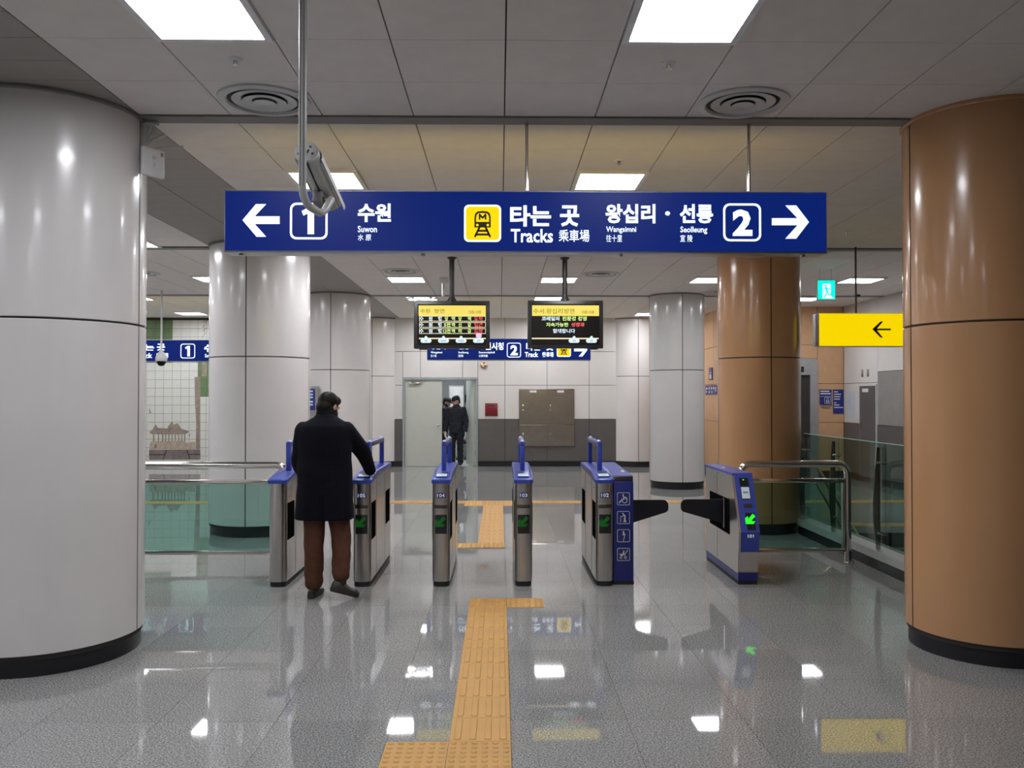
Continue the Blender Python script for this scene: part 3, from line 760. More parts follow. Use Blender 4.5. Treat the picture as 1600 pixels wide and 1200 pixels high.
q = at(*C(1330, 725), YT); mbp = MB(FY(YT - .001)); mbp.prism(rrect(q.x - .038, q.z - .032, q.x + .038, q.z + .032, .02), 0, .001); part(sL, 'train_marker', mbp, 'sp', 0)
sR = screen(824.5, 469.5, 942.5, 544, 882.5, 'right black arrival screen hanging on a pole, with three centred lines of text')
C = lambda x, y: (820 + x*130/1600, 465 + y*85/1046)
rectpx(sR, 'header', *C(140, 150), *C(1428, 352), 'sy')
textpx(sR, '수서.왕십리방면', *C(165, 210), *C(955, 310), YT - .0015, 'syd', .01); textpx(sR, '08:08', *C(1095, 250), *C(1335, 310), YT - .0015, 'syd', 0)
textpx(sR, '코레일의', *C(325, 362), *C(665, 445), YT, 'sw', .03); textpx(sR, '친환경 경영', *C(720, 362), *C(1190, 445), YT, 'sg', .03)
textpx(sR, '지속가능한', *C(410, 480), *C(838, 560), YT, 'sg', .03); textpx(sR, '성장과', *C(892, 480), *C(1150, 560), YT, 'sr', .03)
textpx(sR, '함께합니다', *C(540, 600), *C(968, 682), YT, 'sw', .03)
rectpx(sR, 'route_line', *C(135, 775), *C(1420, 798), 'scream')
for x in (948, 1282): bubble(sR, *C(x, 830), 17, 6.5, 2)

# ------------------------------------------------------------------ ceiling cameras and small devices
def pc(px_, py_, Y): return at(px_, py_, Y)
cc = thing('security_camera', 'grey bullet security camera under a long ceiling rod at the left of the big sign', 'camera', (-.81, 3.5, 2.44))
top = at(473.5, 0, 3.5); X0, Yc = at(473, 200, 3.5).x, 3.5
zb = at(478, 322, Yc).z
rodp = arcpath([(X0, Yc, CEIL), (X0, Yc, zb + .015), (X0 + .05, Yc + .15, zb - .002), (X0 + .075, Yc + .22, zb + .08)], .075, 12)
part(cc, 'rod', MB().tube(rodp, .0165, 14), 'greyw')
for s_ in (-.007, .007): part(cc, 'rod_groove', MB().box((X0 + s_ - .0015, Yc - .0168, zb + .08), (X0 + s_ + .0015, Yc - .0145, CEIL)), 'shutter', 0)
part(cc, 'ceiling_flange', MB().lathe([(.05, -.012), (.05, 0)], (X0, Yc, CEIL), 24), 'greyw')
A = at(479, 239, 3.64); B = at(516, 317, 4.02)
ax_ = (B - A).normalized(); sx_ = ax_.cross(Vector((0, 0, 1))).normalized(); uz = sx_.cross(ax_)
Mc = Matrix(((sx_.x, ax_.x, uz.x, A.x), (sx_.y, ax_.y, uz.y, A.y), (sx_.z, ax_.z, uz.z, A.z), (0, 0, 0, 1)))
Lc = (B - A).length
sec = [(.052*cos(t_), .045*sin(t_)) for t_ in [2*pi*k/28 for k in range(28)]]
hs = MB(Mc); hs.prism(sec, 0.0, Lc, 'y'); part(cc, 'housing', hs, 'greyw')
bc_ = MB(Mc); bc_.prism([(u*1.04, v*1.04) for u, v in sec], -.012, .004, 'y'); o = part(cc, 'rear_cap', bc_, 'white')
for u, v in ((-.03, -.012), (.03, -.012), (-.018, .022), (.018, .022)): part(o, 'screw', MB(Mc).box((u - .004, -.016, v - .004), (u + .004, -.011, v + .004), .001), 'dsteel')
vz = MB(Mc); hood = [(.060*cos(t_), .053*sin(t_)) for t_ in [pi*(-.08 + 1.16*k/20) for k in range(21)]]; hin = [(u*.95, v*.95) for u, v in reversed(hood)]
vz.prism(hood + hin, .03, Lc + .045, 'y'); part(cc, 'sun_shield', vz, 'white')
part(cc, 'front_glass', MB(Mc).prism([(u*.9, v*.9) for u, v in sec], Lc, Lc + .004, 'y'), 'scr')
br = MB(Mc); br.box((-.03, Lc*.55, -.10), (.012, Lc*.8, -.04), .004); part(cc, 'mount_block', br, 'shutter')
kn = MB(Mc); kn.lathe([(.022, 0), (.022, .016), (.008, .02)], (.028, Lc*.66, -.075), 12); part(cc, 'adjusting_knob', kn, 'chrome')
for k in range(4): part(cc, 'shield_rib', MB(Mc).box((.046 + .001*k, .05, -.02 + .012*k), (.0535 + .001*k, Lc, -.016 + .012*k), .0008), 'greyw', 0)
part(cc, 'cable', MB().tube([A + Vector((.01, -.01, .01)), A + Vector((.0, -.025, -.02)), A + Vector((.008, -.01, -.055)), Vector(A) + ax_*.12 + Vector((0, 0, -.045)), Vector(A) + ax_*.25 - uz*.05], .004, 8), 'rubber')
# dome camera
Yd = 15.0; p = at(252, 560, Yd)
dc = thing('dome_camera', 'grey dome camera on a thin rod between the two left cream columns', 'camera', (p.x, Yd, p.z))
part(dc, 'rod', MB().tube([(p.x, Yd, p.z + .05), (p.x, Yd, CEIL)], .016, 10), 'greyw')
part(dc, 'housing', MB().lathe([(.02, .14), (.05, .10), (.095, .03), (.10, -.03), (.09, -.05)], (p.x, Yd, p.z), 24), 'greyw')
part(dc, 'dark_dome', MB().lathe([(.075, -.05), (.07, -.09), (.045, -.125), (.01, -.137)], (p.x, Yd, p.z), 24), 'scr')
# small hanging sensor by the left screen
Yh = 13.3; p = at(693.5, 440, Yh)
hsn = thing('hanging_sensor', 'small white sensor on a short stem behind the left screen pole', 'sensor', (p.x, Yh, p.z))
part(hsn, 'body', MB().box((p.x - .07, Yh - .05, CEIL - .09), (p.x + .07, Yh + .05, CEIL - .0), .012), 'white')
q = at(692.5, 463, Yh); part(hsn, 'stem', MB().tube([(q.x, Yh, CEIL - .08), (q.x, Yh, q.z)], .022, 12), 'white')
# black bullet on the yellow sign's rod line (small camera)
Yk = 15.4; p = at(1340, 462, Yk)
bk = thing('mini_camera', 'tiny dark camera under the ceiling right behind the yellow sign rod', 'camera', (p.x, Yk, p.z))
part(bk, 'body', MB().tube([(p.x - .05, Yk, p.z), (p.x + .04, Yk, p.z + .01)], .03, 12), 'blackm'); part(bk, 'stem', MB().tube([(p.x, Yk, p.z), (p.x, Yk, CEIL)], .008, 8), 'blackm')
# wireless box and conduits on the left front column
ap = thing('wireless_access_point', 'white wireless box with cables high on the left front column', 'router', (-2.36, 5.66, 3.12))
p = at(239, 254, 5.66); Ma = Matrix.Translation(p) @ Matrix.Rotation(radians(58), 4, 'Z')
part(ap, 'housing', MB(Ma).box((-.085, -.012, -.095), (.085, .022, .095), .012, 3), 'white')
part(ap, 'badge', MB(Ma).box((.05, -.0135, .05), (.07, -.0115, .075)), 'greyp', 0)
ai = MB(Ma @ Matrix(((1,0,0,0),(0,0,-1,-.012),(0,1,0,0),(0,0,0,1)))); ai.stroke([(0, -.03), (0, .0)], .008, 0, .002); ai.disc((0, .03), .013, 0, .002); part(ap, 'antenna_mark', ai, 'greyw', 0)
part(ap, 'bracket', MB(Ma).box((-.05, .022, -.08), (.05, .06, .085), .006), 'shutter')
xx, yy = -2.37, 5.70
part(ap, 'conduit', MB().tube([(xx, yy, p.z + .09), (xx, yy, CEIL - .03)], .018, 10), 'greyw')
part(ap, 'conduit', MB().tube(arcpath([(xx + .005, yy, CEIL - .03), (xx + .09, yy, CEIL - .03)], .02), .014, 10), 'greyw')
part(ap, 'conduit', MB().tube([(xx, yy, CEIL - .17), (xx + .13, yy + .02, CEIL - .10)], .013, 10), 'greyw')
part(ap, 'cable', MB().tube(arcpath([(xx + .03, yy, CEIL - .03), (xx + .06, yy, CEIL - .08), (xx + .02, yy, CEIL - .13)], .03), .010, 8), 'greyw')
part(ap, 'cable', MB().tube([(xx + .03, yy + .02, p.z + .10), (xx + .1, yy + .05, p.z + .125), (xx + .22, yy + .1, p.z + .145)], .008, 8), 'greyw')

# ------------------------------------------------------------------ fare gates
GB = 0.155
def gz(y): return .905 + .05 * min(max(y / .33, 0), 1) - .012 * max(0, y - 1.2) / .2
def gsec(w_, y0, y1, r):
    P = []; h = w_/2; n = 6
    for k in range(n + 1): a_ = pi + pi/2*k/n; P.append((-h + r + r*cos(a_), y0 + r + r*sin(a_)))
    for k in range(n + 1): a_ = -pi/2 + pi/2*k/n; P.append((h - r + r*cos(a_), y0 + r + r*sin(a_)))
    for y in (.33, .8, 1.2): P.append((h, y))
    for k in range(4): a_ = pi/2*k/3; P.append((h - .02 + .02*cos(a_), y1 - .02 + .02*sin(a_)))
    for k in range(4): a_ = pi/2 + pi/2*k/3; P.append((-h + .02 + .02*cos(a_), y1 - .02 + .02*sin(a_)))
    for y in (1.2, .8, .33): P.append((-h, y))
    return P
def arrow_dl(mb, cx, cz, s, d=.002):   # arrow pointing down-left
    R_ = lambda u, v: (cx + s*u, cz + s*v)
    mb.prism([R_(-.5, -.5), R_(.32, -.5), R_(.52, -.22), R_(.06, -.22), R_(.6, .34), R_(.34, .6), R_(-.2, .02), R_(-.22, .36), R_(-.5, .12)], 0, d)
def gate_body(t):
    s0 = gsec(GB, 0, 1.38, .06)
    lpart(t, 'body', MB().rings([[(x, y, .045) for x, y in s0], [(x, y, gz(y)) for x, y in s0]]), 'steel', 40)
    s1 = gsec(GB - .014, .006, 1.374, .055)
    lpart(t, 'plinth', MB().rings([[(x, y, 0) for x, y in s1], [(x, y, .045) for x, y in s1]]), 'rubber', 40)
    c0 = gsec(GB + .014, -.022, 1.395, .035); c1 = gsec(GB - .006, -.012, 1.385, .03)
    o = lpart(t, 'top_cover', MB().rings([[(x, y, gz(y) - .004) for x, y in c0], [(x, y, gz(y) + .026) for x, y in c0], [(x, y, gz(y) + .036) for x, y in c1]]), 'blue', 30)
    sl = Matrix.Translation((0, .03, gz(.03) + .0365)) @ Matrix.Rotation(atan(.05/.33), 4, 'X')
    b_ = lpart(t, 'card_reader', MB(sl).box((-.052, .035, -.004), (.052, .235, .004), .003), 'dblue')
    lpart(b_, 'display', MB(sl).box((-.045, .04, .003), (.045, .13, .0055)), 'lcd', 0)
    lpart(b_, 'display_line', MB(sl).box((-.028, .082, .0055), (.028, .09, .0062)), 'greyp', 0)
    for y in (.385, 1.235):
        lpart(t, 'hoop_post', MB().box((-.021, y, gz(y) + .02), (.021, y + .055, 1.235), .007), 'blue')
    lpart(t, 'hoop_bar', MB().box((-.021, .385, 1.195), (.021, 1.29, 1.245), .009, 3), 'blue')
    lpart(t, 'hoop_insert', MB().box((-.0225, .46, 1.2), (.0225, 1.22, 1.23), .003), 'dsteel', label='dark grey side strip')
    for y in (.46, 1.2):
        lpart(t, 'signal_lamp', MB().lathe([(.017, 0), (.016, .006), (.008, .012), (.002, .013)], (0, y, 1.244), 16), 'white')
    for s in (-1, 1):
        for y0, y1 in ((.06, .30), (.98, 1.27)):
            lpart(t, 'sensor_window', MB().box((s*GB/2 - .003, y0, .40), (s*GB/2 + .003, y1, .725), .002), 'slot', 0)  # flat plate, the dark of the recess put into its colour
        lpart(t, 'side_seam', MB().box((s*GB/2 - .002, .36, .06), (s*GB/2 + .0012, .364, .93)), 'rubber', 0)
        lpart(t, 'side_seam', MB().box((s*GB/2 - .002, .92, .06), (s*GB/2 + .0012, .924, .93)), 'rubber', 0)
        for y in (.12, .5, 1.1): lpart(t, 'rivet', MB().box((s*GB/2 - .003, y, .845), (s*GB/2 + .003, y + .01, .855), .001), 'dsteel', 0)
    F = FY(-.001)
    lpart(t, 'coin_slot', MB(F).box((-.056, .683, -.01), (.056, .717, .006), .003), 'dsteel')
    d_ = lpart(t, 'arrow_display', MB(F).box((-.052, .462, -.01), (.052, .628, .005), .002), 'black')
    am = MB(FY(-.0062)); arrow_dl(am, -.008, .565, .085); lpart(d_, 'arrow', am, 'gdim', 0)
    lpart(t, 'number_plate', MB(F).box((-.040, .773, -.01), (.040, .820, .005), .002), 'dblue')
def gate(X, num, label, first=[None]):
    loc = (X, 7.465, 0)
    if first[0] is None:
        t = thing('fare_gate', label, 'gate', loc, group='standard fare gates'); gate_body(t); first[0] = t
    else: t = dup(first[0], loc, label)
    return t
gates = {}
g0 = None
for X, n, l in ((-.514, '104', 'slim steel fare gate numbered 104, left of the tactile path'), (.208, '103', 'slim steel fare gate numbered 103, right of the tactile path'),
                (-1.205, '105', 'slim steel fare gate numbered 105, touched by the man in the coat'), (-1.94, '', 'slim steel fare gate at the left railing, left of the man'),
                (.921, '102', 'steel fare gate numbered 102 with a wide blue cabinet bearing four access symbols')):
    gates[n or '106'] = gate(X, n, l)
for ch in list(gates['106'].children):
    if ch.name.split('.')[0] in ('number_plate', 'coin_slot', 'arrow_display', 'card_reader'):
        for g_ in list(ch.children): bpy.data.objects.remove(g_)
        bpy.data.objects.remove(ch)
for n, t in gates.items():
    if n != '106': lpart(t, 'number', textmesh(n, -.033, .780, .033, .813, FY(-.0062), .012), 'digit', 0)
# wide cabinet of gate 102
t = gates['102']
cab = lpart(t, 'wide_cabinet', MB().box((.083, .075, .0), (.262, 1.30, .905), .006), 'dblue')
lpart(cab, 'plinth', MB().box((.082, .07, 0), (.263, 1.3, .03)), 'rubber', 0)
lpart(cab, 'top_strip', MB().box((.083, .10, .905), (.262, .135, .952), .003), 'dsteel')
lpart(cab, 'top_cover', MB().rings([[(.07, .13, .93), (.262, .13, .93), (.262, 1.3, .955), (.07, 1.3, .955)], [(.07, .13, .955), (.262, .13, .955), (.262, 1.3, .985), (.07, 1.3, .985)]]), 'blue', 0)
lpart(cab, 'signal_lamp', MB().lathe([(.02, 0), (.018, .008), (.008, .014), (.002, .015)], (.215, .42, .962), 16), 'white')
def sym(k, cz):
    F = FY(.0735); h = .056; cx = .172
    fr = MB(F).ringf(rrect(cx - h, cz - h, cx + h, cz + h, .012), rrect(cx - h + .004, cz - h + .004, cx + h - .004, cz + h - .004, .009), 0, .0015)
    o = lpart(cab, 'symbol_frame', fr, 'white', 0)
    m_ = MB(F); S = lambda *pts: [(cx + u*.05, cz + v*.05) for u, v in pts]; D = .0015
    def ring(u, v, r, wd): m_.ringf([(cx + (u + r*cos(2*pi*i/20))*.05, cz + (v + r*sin(2*pi*i/20))*.05) for i in range(20)], [(cx + (u + (r-wd)*cos(2*pi*i/20))*.05, cz + (v + (r-wd)*sin(2*pi*i/20))*.05) for i in range(20)], 0, D)
    def head(u, v, r=.13): m_.disc((cx + u*.05, cz + v*.05), r*.05, 0, D)
    if k == 0:
        head(-.05, .72); ring(.22, -.3, .48, .13); m_.stroke(S((-.05, .5), (.12, .0), (-.25, -.1), (-.75, -.7)), .010, 0, D); m_.stroke(S((0, .4), (.5, .25), (.65, -.05)), .007, 0, D)
    elif k == 1:
        head(-.12, .72); m_.stroke(S((.05, .5), (.28, .2), (.2, -.2)), .014, 0, D); m_.stroke(S((.2, -.2), (.1, -.8)), .009, 0, D); m_.stroke(S((.25, -.2), (.4, -.8)), .009, 0, D); m_.stroke(S((.05, .45), (-.25, .15), (-.5, .2)), .006, 0, D); m_.stroke(S((-.5, .2), (-.5, -.8)), .005, 0, D)
    elif k == 2:
        head(0, .72); m_.stroke(S((0, .45), (.02, .0), (-.12, -.35)), .016, 0, D); m_.stroke(S((-.02, -.1), (-.02, -.4)), .022, 0, D); m_.stroke(S((-.02, -.4), (0, -.85)), .009, 0, D); m_.stroke(S((.05, .4), (.35, .2), (.15, 0)), .006, 0, D)
    else:
        head(.05, .55); m_.stroke(S((.0, .3), (-.15, .0), (-.45, -.15)), .013, 0, D); m_.stroke(S((.75, .75), (.2, .0), (-.5, -.3)), .006, 0, D); m_.stroke(S((-.45, .05), (-.7, .05)), .006, 0, D); ring(-.45, -.55, .25, .09); ring(.35, -.55, .25, .09); m_.stroke(S((.2, .0), (.35, -.4)), .005, 0, D)
    lpart(o, 'symbol', m_, 'white', 0)
for k, z in enumerate((.755, .59, .43, .265)): sym(k, z)
# paddles
def paddle(t, x0, x1, y, flip):
    P = [(x0, .472), (x0, .70)] + [(x1 - .05 + .05*sin(a_), .65 + .05*cos(a_)) for a_ in [pi/2*k/5 for k in range(6)]] + [(x1 - .04 + .04*cos(a_), .62 - .04*sin(a_)) for a_ in [pi/2.6*k/5 for k in range(6)]]
    if flip: P = [(2*flip - u, v) for u, v in P]
    lpart(t, 'paddle', MB().prism(P, y, y + .014, 'y'), 'black', 40, 'black swinging paddle')
paddle(t, .262, .645, .45, 0)
lpart(t, 'paddle_hinge', MB().tube([(.27, .457, .44), (.27, .457, .73)], .012, 10), 'steel')
# paddle gate 101
pg = thing('fare_gate', 'blue fronted paddle gate numbered 101 with a bright green arrow', 'gate', (2.1, 7.5, 0))
GW = .178
prof = [(.02, .10), (-.0, .30), (-.035, .47), (.19, .955), (1.17, .955), (1.17, .10)]
lpart(pg, 'body', MB().prism(prof, 0, GW, 'x'), 'steel', 0)
lpart(pg, 'plinth', MB().prism([(.015, .035), (.01, .105), (1.175, .105), (1.175, .035)], .002, GW - .002, 'x'), 'dblue', 0)
lpart(pg, 'foot', MB().prism([(.02, 0), (.02, .035), (1.17, .035), (1.17, 0)], .005, GW - .005, 'x'), 'rubber', 0)
lpart(pg, 'top_cover', MB().prism([(.18, .945), (.185, .968), (1.18, .968), (1.18, .945)], -.003, GW + .003, 'x'), 'blue', 0)
fo = .004
fp = MB().prism([(-.005 - fo, .29), (-.037 - fo, .47), (.186 - fo, .958), (.20, .958), (-.025, .47), (.005, .29)], .016, GW + .002, 'x'); fpo = lpart(pg, 'front_panel', fp, 'blue', 0)
# slanted front plane frame
sv = Vector((0, .223, .488)).normalized(); sn = Vector((1, 0, 0)).cross(sv)
Ms = Matrix(((1, 0, sn.x, 0), (0, sv.y, sn.y, -.041), (0, sv.z, sn.z, .47), (0, 0, 0, 1)))
def sl(x0, v0, x1, v1, m_, nm, d=.004, par=None): return lpart(par or fpo, nm, MB(Ms).box((x0, v0, -.003), (x1, v1, d), .0015), m_, 0)
rd = sl(.055, .425, .135, .50, 'black', 'reader_window'); sl(.085, .478, .098, .486, 'gon', 'ready_lamp', .006, rd)
crd = sl(.058, .30, .138, .42, 'black', 'card_frame', .003); sl(.062, .306, .134, .414, 'lcd', 'card_pad', .005, crd); sl(.075, .355, .12, .372, 'greyp', 'pad_print', .006, crd)
sl(.065, .225, .14, .258, 'dsteel', 'slot'); ad = sl(.07, .02, .148, .175, 'black', 'arrow_display')
am = MB(Ms @ Matrix.Translation((0, 0, .0045))); arrow_dl(am, .106, .115, .082); lpart(fpo, 'arrow', am, 'gon', 0, 'bright green arrow')
Mn = Matrix(((1, 0, 0, 0), (0, .185, -.98, -.041), (0, .98, -.185, .44), (0, 0, 0, 1)))
lpart(fpo, 'number', textmesh('101', .072, -.033, .124, -.004, FY(-.0455) @ Matrix.Translation((0, .455, .0)), .008), 'digit', 0)
lpart(pg, 'side_edge', MB().prism([(-.02, .29), (-.04, .47), (.185, .955), (.195, .955), (-.026, .47), (-.006, .29)], -.004, .014, 'x'), 'steel', 0)
lpart(pg, 'paddle_slot', MB().box((-.004, .28, .40), (.004, 1.0, .72)), 'slot', 0)
for y in (.72, ): lpart(pg, 'side_seam', MB().box((-.0015, y, .11), (.001, y + .004, .94)), 'rubber', 0)
lpart(pg, 'signal_lamp', MB().lathe([(.018, 0), (.016, .008), (.006, .013), (.002, .0135)], (.06, .72, .967), 16), 'white')
for y, z in ((.35, .87), (.8, .87), (.5, .92), (.65, .92)): lpart(pg, 'rivet', MB().box((-.004, y, z), (.002, y + .012, z + .012), .002), 'chrome', 0)
P = [(.0, .472), (.0, .70)] + [(-.41 + .05 - .05*sin(a_), .65 + .05*cos(a_)) for a_ in [pi/2*k/5 for k in range(6)]] + [(-.41 + .04 - .04*cos(a_), .62 - .04*sin(a_)) for a_ in [pi/2.6*k/5 for k in range(6)]]
lpart(pg, 'paddle', MB().prism(P, .45, .464, 'y'), 'black', 40, 'black swinging paddle')
lpart(pg, 'paddle_hinge', MB().tube([(-.012, .43, .44), (-.012, .43, .715)], .010, 10), 'chrome')

# ------------------------------------------------------------------ tube railings with glass
def railing(name, X0, X1, Y, label, posts):
    t = thing(name, label, 'railing', ((X0+X1)/2, Y, 0))
    r = .034
    part(t, 'handrail', MB().tube(arcpath([(X0, Y, .0), (X0, Y, .985), (X1, Y, .985), (X1, Y, .0)], .10), r, 16), 'chrome')
    a0, a1 = X0 + .034, X1 - .034
    part(t, 'top_bar', MB().box((a0, Y - .02, .80), (a1, Y + .02, .842), .004), 'chrome')
    part(t, 'bottom_bar', MB().box((a0, Y - .02, .108), (a1, Y + .02, .148), .004), 'chrome')
    part(t, 'glass_pane', MB().box((a0 + .012, Y - .006, .146), (a1 - .012, Y + .006, .802)), 'glass', 0, 'green tinted glass')
    for x in (a0, a1 - .024):
        part(t, 'side_bar', MB().box((x, Y - .015, .148), (x + .024, Y + .015, .80), .003), 'steel')
    for X in (X0, X1): part(t, 'floor_flange', MB().lathe([(.06, 0), (.06, .008), (.04, .014)], (X, Y, 0), 20), 'chrome')
    return t
railing('tube_railing', -4.4, -2.10, 8.43, 'steel tube railing with green glass between the left column and the gates', 2)
railing('tube_railing', 2.40, 3.475, 8.49, 'steel tube railing with green glass between gate 101 and the stair balustrade', 2)

# ------------------------------------------------------------------ stair opening, curb and glass balustrade on the right
st = thing('stair', 'stone stair going down inside the glass balustrade at right', 'stair', (4.77, 7.8, -2), kind='structure')
part(st, 'well_wall', MB().box((VOID[0] - .1, VOID[2], -2.6), (VOID[0], VOID[3], -.25)), 'void_wall', 0)
part(st, 'well_wall', MB().box((VOID[1], VOID[2], -2.6), (VOID[1] + .1, VOID[3], -.25)), 'void_wall', 0)
part(st, 'well_wall', MB().box((VOID[0], VOID[2] - .1, -2.6), (VOID[1], VOID[2], -.25)), 'void_wall', 0)
for k in range(15):
    y1 = VOID[3] - .30*k; part(st, 'step', MB().box((VOID[0], y1 - .32, -.165*(k+1) - .17), (VOID[1], y1, -.165*(k+1)), .004, 1), 'void_wall', 0)
    part(st, 'nosing', MB().box((VOID[0] + .05, y1 - .325, -.165*(k+1) - .006), (VOID[1] - .05, y1 - .27, -.165*(k+1) + .003)), 'chrome', 0)
def stair_rail(X, label):
    t = thing('stair_handrail', label, 'handrail', (X, 9, 0))
    sl_ = .165/.30; y0 = 10.75; z0 = .80
    part(t, 'rail', MB().tube(arcpath([(X, y0 + .35, z0), (X, y0 - .2, z0), (X, 6.4, z0 - (y0 - .2 - 6.4)*sl_)], .06), .021, 12), 'chrome')
    part(t, 'rail', MB().tube(arcpath([(X, y0 + .35, z0 - .22), (X, y0 - .2, z0 - .22), (X, 6.4, z0 - .22 - (y0 - .2 - 6.4)*sl_)], .06), .017, 12), 'chrome')
    part(t, 'post', MB().tube([(X, y0 + .3, 0), (X, y0 + .3, z0)], .019, 12), 'chrome')
    for y in (9.45, 8.25, 7.05):
        zt = z0 - (y0 - .2 - y)*sl_; part(t, 'post', MB().tube([(X, y, zt - .98), (X, y, zt)], .016, 10), 'chrome')
stair_rail(3.93, 'steel stair handrail sloping down just behind the near glass balustrade')
stair_rail(5.60, 'steel stair handrail sloping down on the far side of the stair')
cb = thing('balustrade', 'tall green glass balustrade on a stone curb beside the stair', 'balustrade', (3.69, 8, 0))
CX0, CX1, CY0, CY1 = 3.60, 3.83, 6.04, 10.28
part(cb, 'curb_base', MB().box((CX0 + .01, CY0, 0), (CX1, CY1, .105)), 'plinth', 0)
part(cb, 'curb_stone', MB().box((CX0 - .01, CY0, .105), (CX1 + .01, CY1, .185), .004), 'stone', 0)
GX = 3.68
edges = [10.27, 9.21, 8.09, 6.99, 6.04]
for y0, y1 in zip(edges[1:], edges):
    part(cb, 'glass_pane', MB().box((GX - .007, y0 + .006, .22), (GX + .007, y1 - .006, 1.215), .0015, 1), 'glass2', 0, 'green tinted glass')
    part(cb, 'glass_edge', MB().box((GX - .0075, y0 + .006, 1.210), (GX + .0075, y1 - .006, 1.2165)), 'gedge', 0)
for i, y in enumerate((10.20, 9.27, 8.17, 7.07)):
    po = part(cb, 'post', MB().prism([(GX - .055, .10), (GX - .062, .22), (GX - .085, .45), (GX - .09, .62), (GX - .075, .85), (GX - .055, 1.17), (GX - .02, 1.17), (GX - .02, .85), (GX - .02, .25), (GX - .022, .10)], y - .007, y + .007, 'y'), 'chrome', 30)
    for z in (.34, 1.02):
        for s in (-.05, .05):
            part(po, 'glass_clip', MB().tube([(GX - .03, y + s, z), (GX + .022, y + s, z)], .014, 10), 'chrome')
        part(po, 'clip_arm', MB().tube([(GX - .024, y - .05, z), (GX - .024, y + .05, z)], .007, 8), 'chrome')

# ------------------------------------------------------------------ tactile paving
def gtile(L=.3):
    mb = MB().box((-.1485, -L/2 + .0015, 0), (.1485, L/2 - .0015, .004), .001, 1)
    for k in range(4):
        x = -.111 + .074*k
        o_ = rrect(x - .018, -L/2 + .014, x + .018, L/2 - .014, .012, 3); i_ = rrect(x - .014, -L/2 + .018, x + .014, L/2 - .018, .010, 3)
        mb.rings([[(u, v, .0035) for u, v in o_], [(u, v, .0085) for u, v in i_]])
    return mb
def wtile():
    mb = MB().box((-.1485, -.1485, 0), (.1485, .1485, .004), .001, 1)
    for i in range(6):
        for j in range(6):
            x, y = -.125 + .05*i, -.125 + .05*j
            mb.rings([[(x + r*cos(2*pi*k/10), y + r*sin(2*pi*k/10), z) for k in range(10)] for r, z in ((.0165, .0035), (.0135, .0075), (.007, .0092))])
    return mb
def mk(mb, n): me = mb.mesh(n, 40); me.materials.append(M['tact']); return me
GME = mk(gtile(), 'guiding_tile'); GME2 = mk(gtile(.2), 'guiding_tile'); WME = mk(wtile(), 'warning_tile')
def lay(root, me, name, x, y, rz=0):
    o = bpy.data.objects.new(name, me); col.objects.link(o); o.parent = root; o.location = Vector((x, y, 0)) - root.location; o.rotation_euler.z = rz; return o
TX = -.095
tp = thing('tactile_strip', 'yellow tactile paving strip on the floor in front of the gates', 'tactile paving', (TX, 5.4, 0))
for x in (TX, TX - .3):
    for y in (3.975, 3.675, 3.375): lay(tp, WME, 'warning_tile', x, y)
for x in (TX - .6,):
    for y in (3.675,): lay(tp, WME, 'warning_tile', x, y)
for k in range(5): lay(tp, GME, 'guiding_tile', TX, 4.275 + .3*k)
lay(tp, GME2, 'guiding_tile', TX, 5.725)
for k in range(3): lay(tp, GME, 'guiding_tile', TX, 5.975 + .3*k)
for x in (TX, TX + .3): lay(tp, WME, 'warning_tile', x, 6.875)
tq = thing('tactile_strip', 'yellow tactile paving strip on the floor behind the gates with a cross line', 'tactile paving', (TX, 11, 0))
for x in (TX, TX - .3): lay(tq, WME, 'warning_tile', x, 9.5)
for k in range(11): lay(tq, GME, 'guiding_tile', TX - .005, 9.8 + .3*k)
for dx in (-.3, 0, .3):
    for dy in (13.1, 13.4): lay(tq, WME, 'warning_tile', TX + dx, dy) if not (dx == 0 and dy == 13.1) else lay(tq, WME, 'warning_tile', TX, dy)
k = 0
while TX + .6 + .3*k < 6.9: lay(tq, GME, 'guiding_tile', TX + .6 + .3*k, 13.4, pi/2); k += 1
k = 0
while TX - .6 - .3*k > -8.5: lay(tq, GME, 'guiding_tile', TX - .6 - .3*k, 13.4, pi/2); k += 1
ts = thing('tactile_strip', 'yellow tactile paving row at the head of the stair behind the glass', 'tactile paving', (4.77, 10.95, 0))
for k in range(5): lay(ts, WME, 'warning_tile', 4.17 + .3*k, 10.95)

# ------------------------------------------------------------------ double door, room behind
dr = thing('door_1', 'pale grey green double door in the far wall, right leaf open', 'door', (-1.41, YF, 0), kind='structure')
x0, x1, zt = DH
fr = MB(); fr.box((x0, YF - .02, 0), (x0 + .055, YF + .2, zt - .052), .004); fr.box((x1 - .055, YF - .02, 0), (x1, YF + .2, zt - .052), .004); fr.box((x0, YF - .02, zt - .05), (x1, YF + .2, zt), .004)
part(dr, 'frame', fr, 'dframe', 0)
lf = part(dr, 'door_leaf', MB().box((x0 + .058, YF + .02, .01), (x0 + .058 + .87, YF + .065, zt - .054), .003), 'door', 0)
xk = at(685, 665, YF).x
part(lf, 'knob', MB().lathe([(.028, 0), (.012, .006), (.012, .03), (.03, .045), (.03, .06), (.012, .068)], (0, 0, 0), 18), 'chrome').data.transform(ROOTM[dr.name].inverted() @ Matrix.Translation((xk, YF + .02, .97)) @ Matrix.Rotation(pi/2, 4, 'X') @ ROOTM[dr.name])
part(lf, 'closer', MB().box((x0 + .16, YF - .03, zt - .16), (x0 + .42, YF + .02, zt - .11), .004), 'chrome'); part(lf, 'closer_arm', MB().tube([(x0 + .2, YF - .035, zt - .1), (x0 + .5, YF - .03, zt - .075)], .01, 8), 'chrome')
Mr = Matrix.Translation((x1 - .058, YF + .05, 0)) @ Matrix.Rotation(radians(14.5), 4, 'Z')
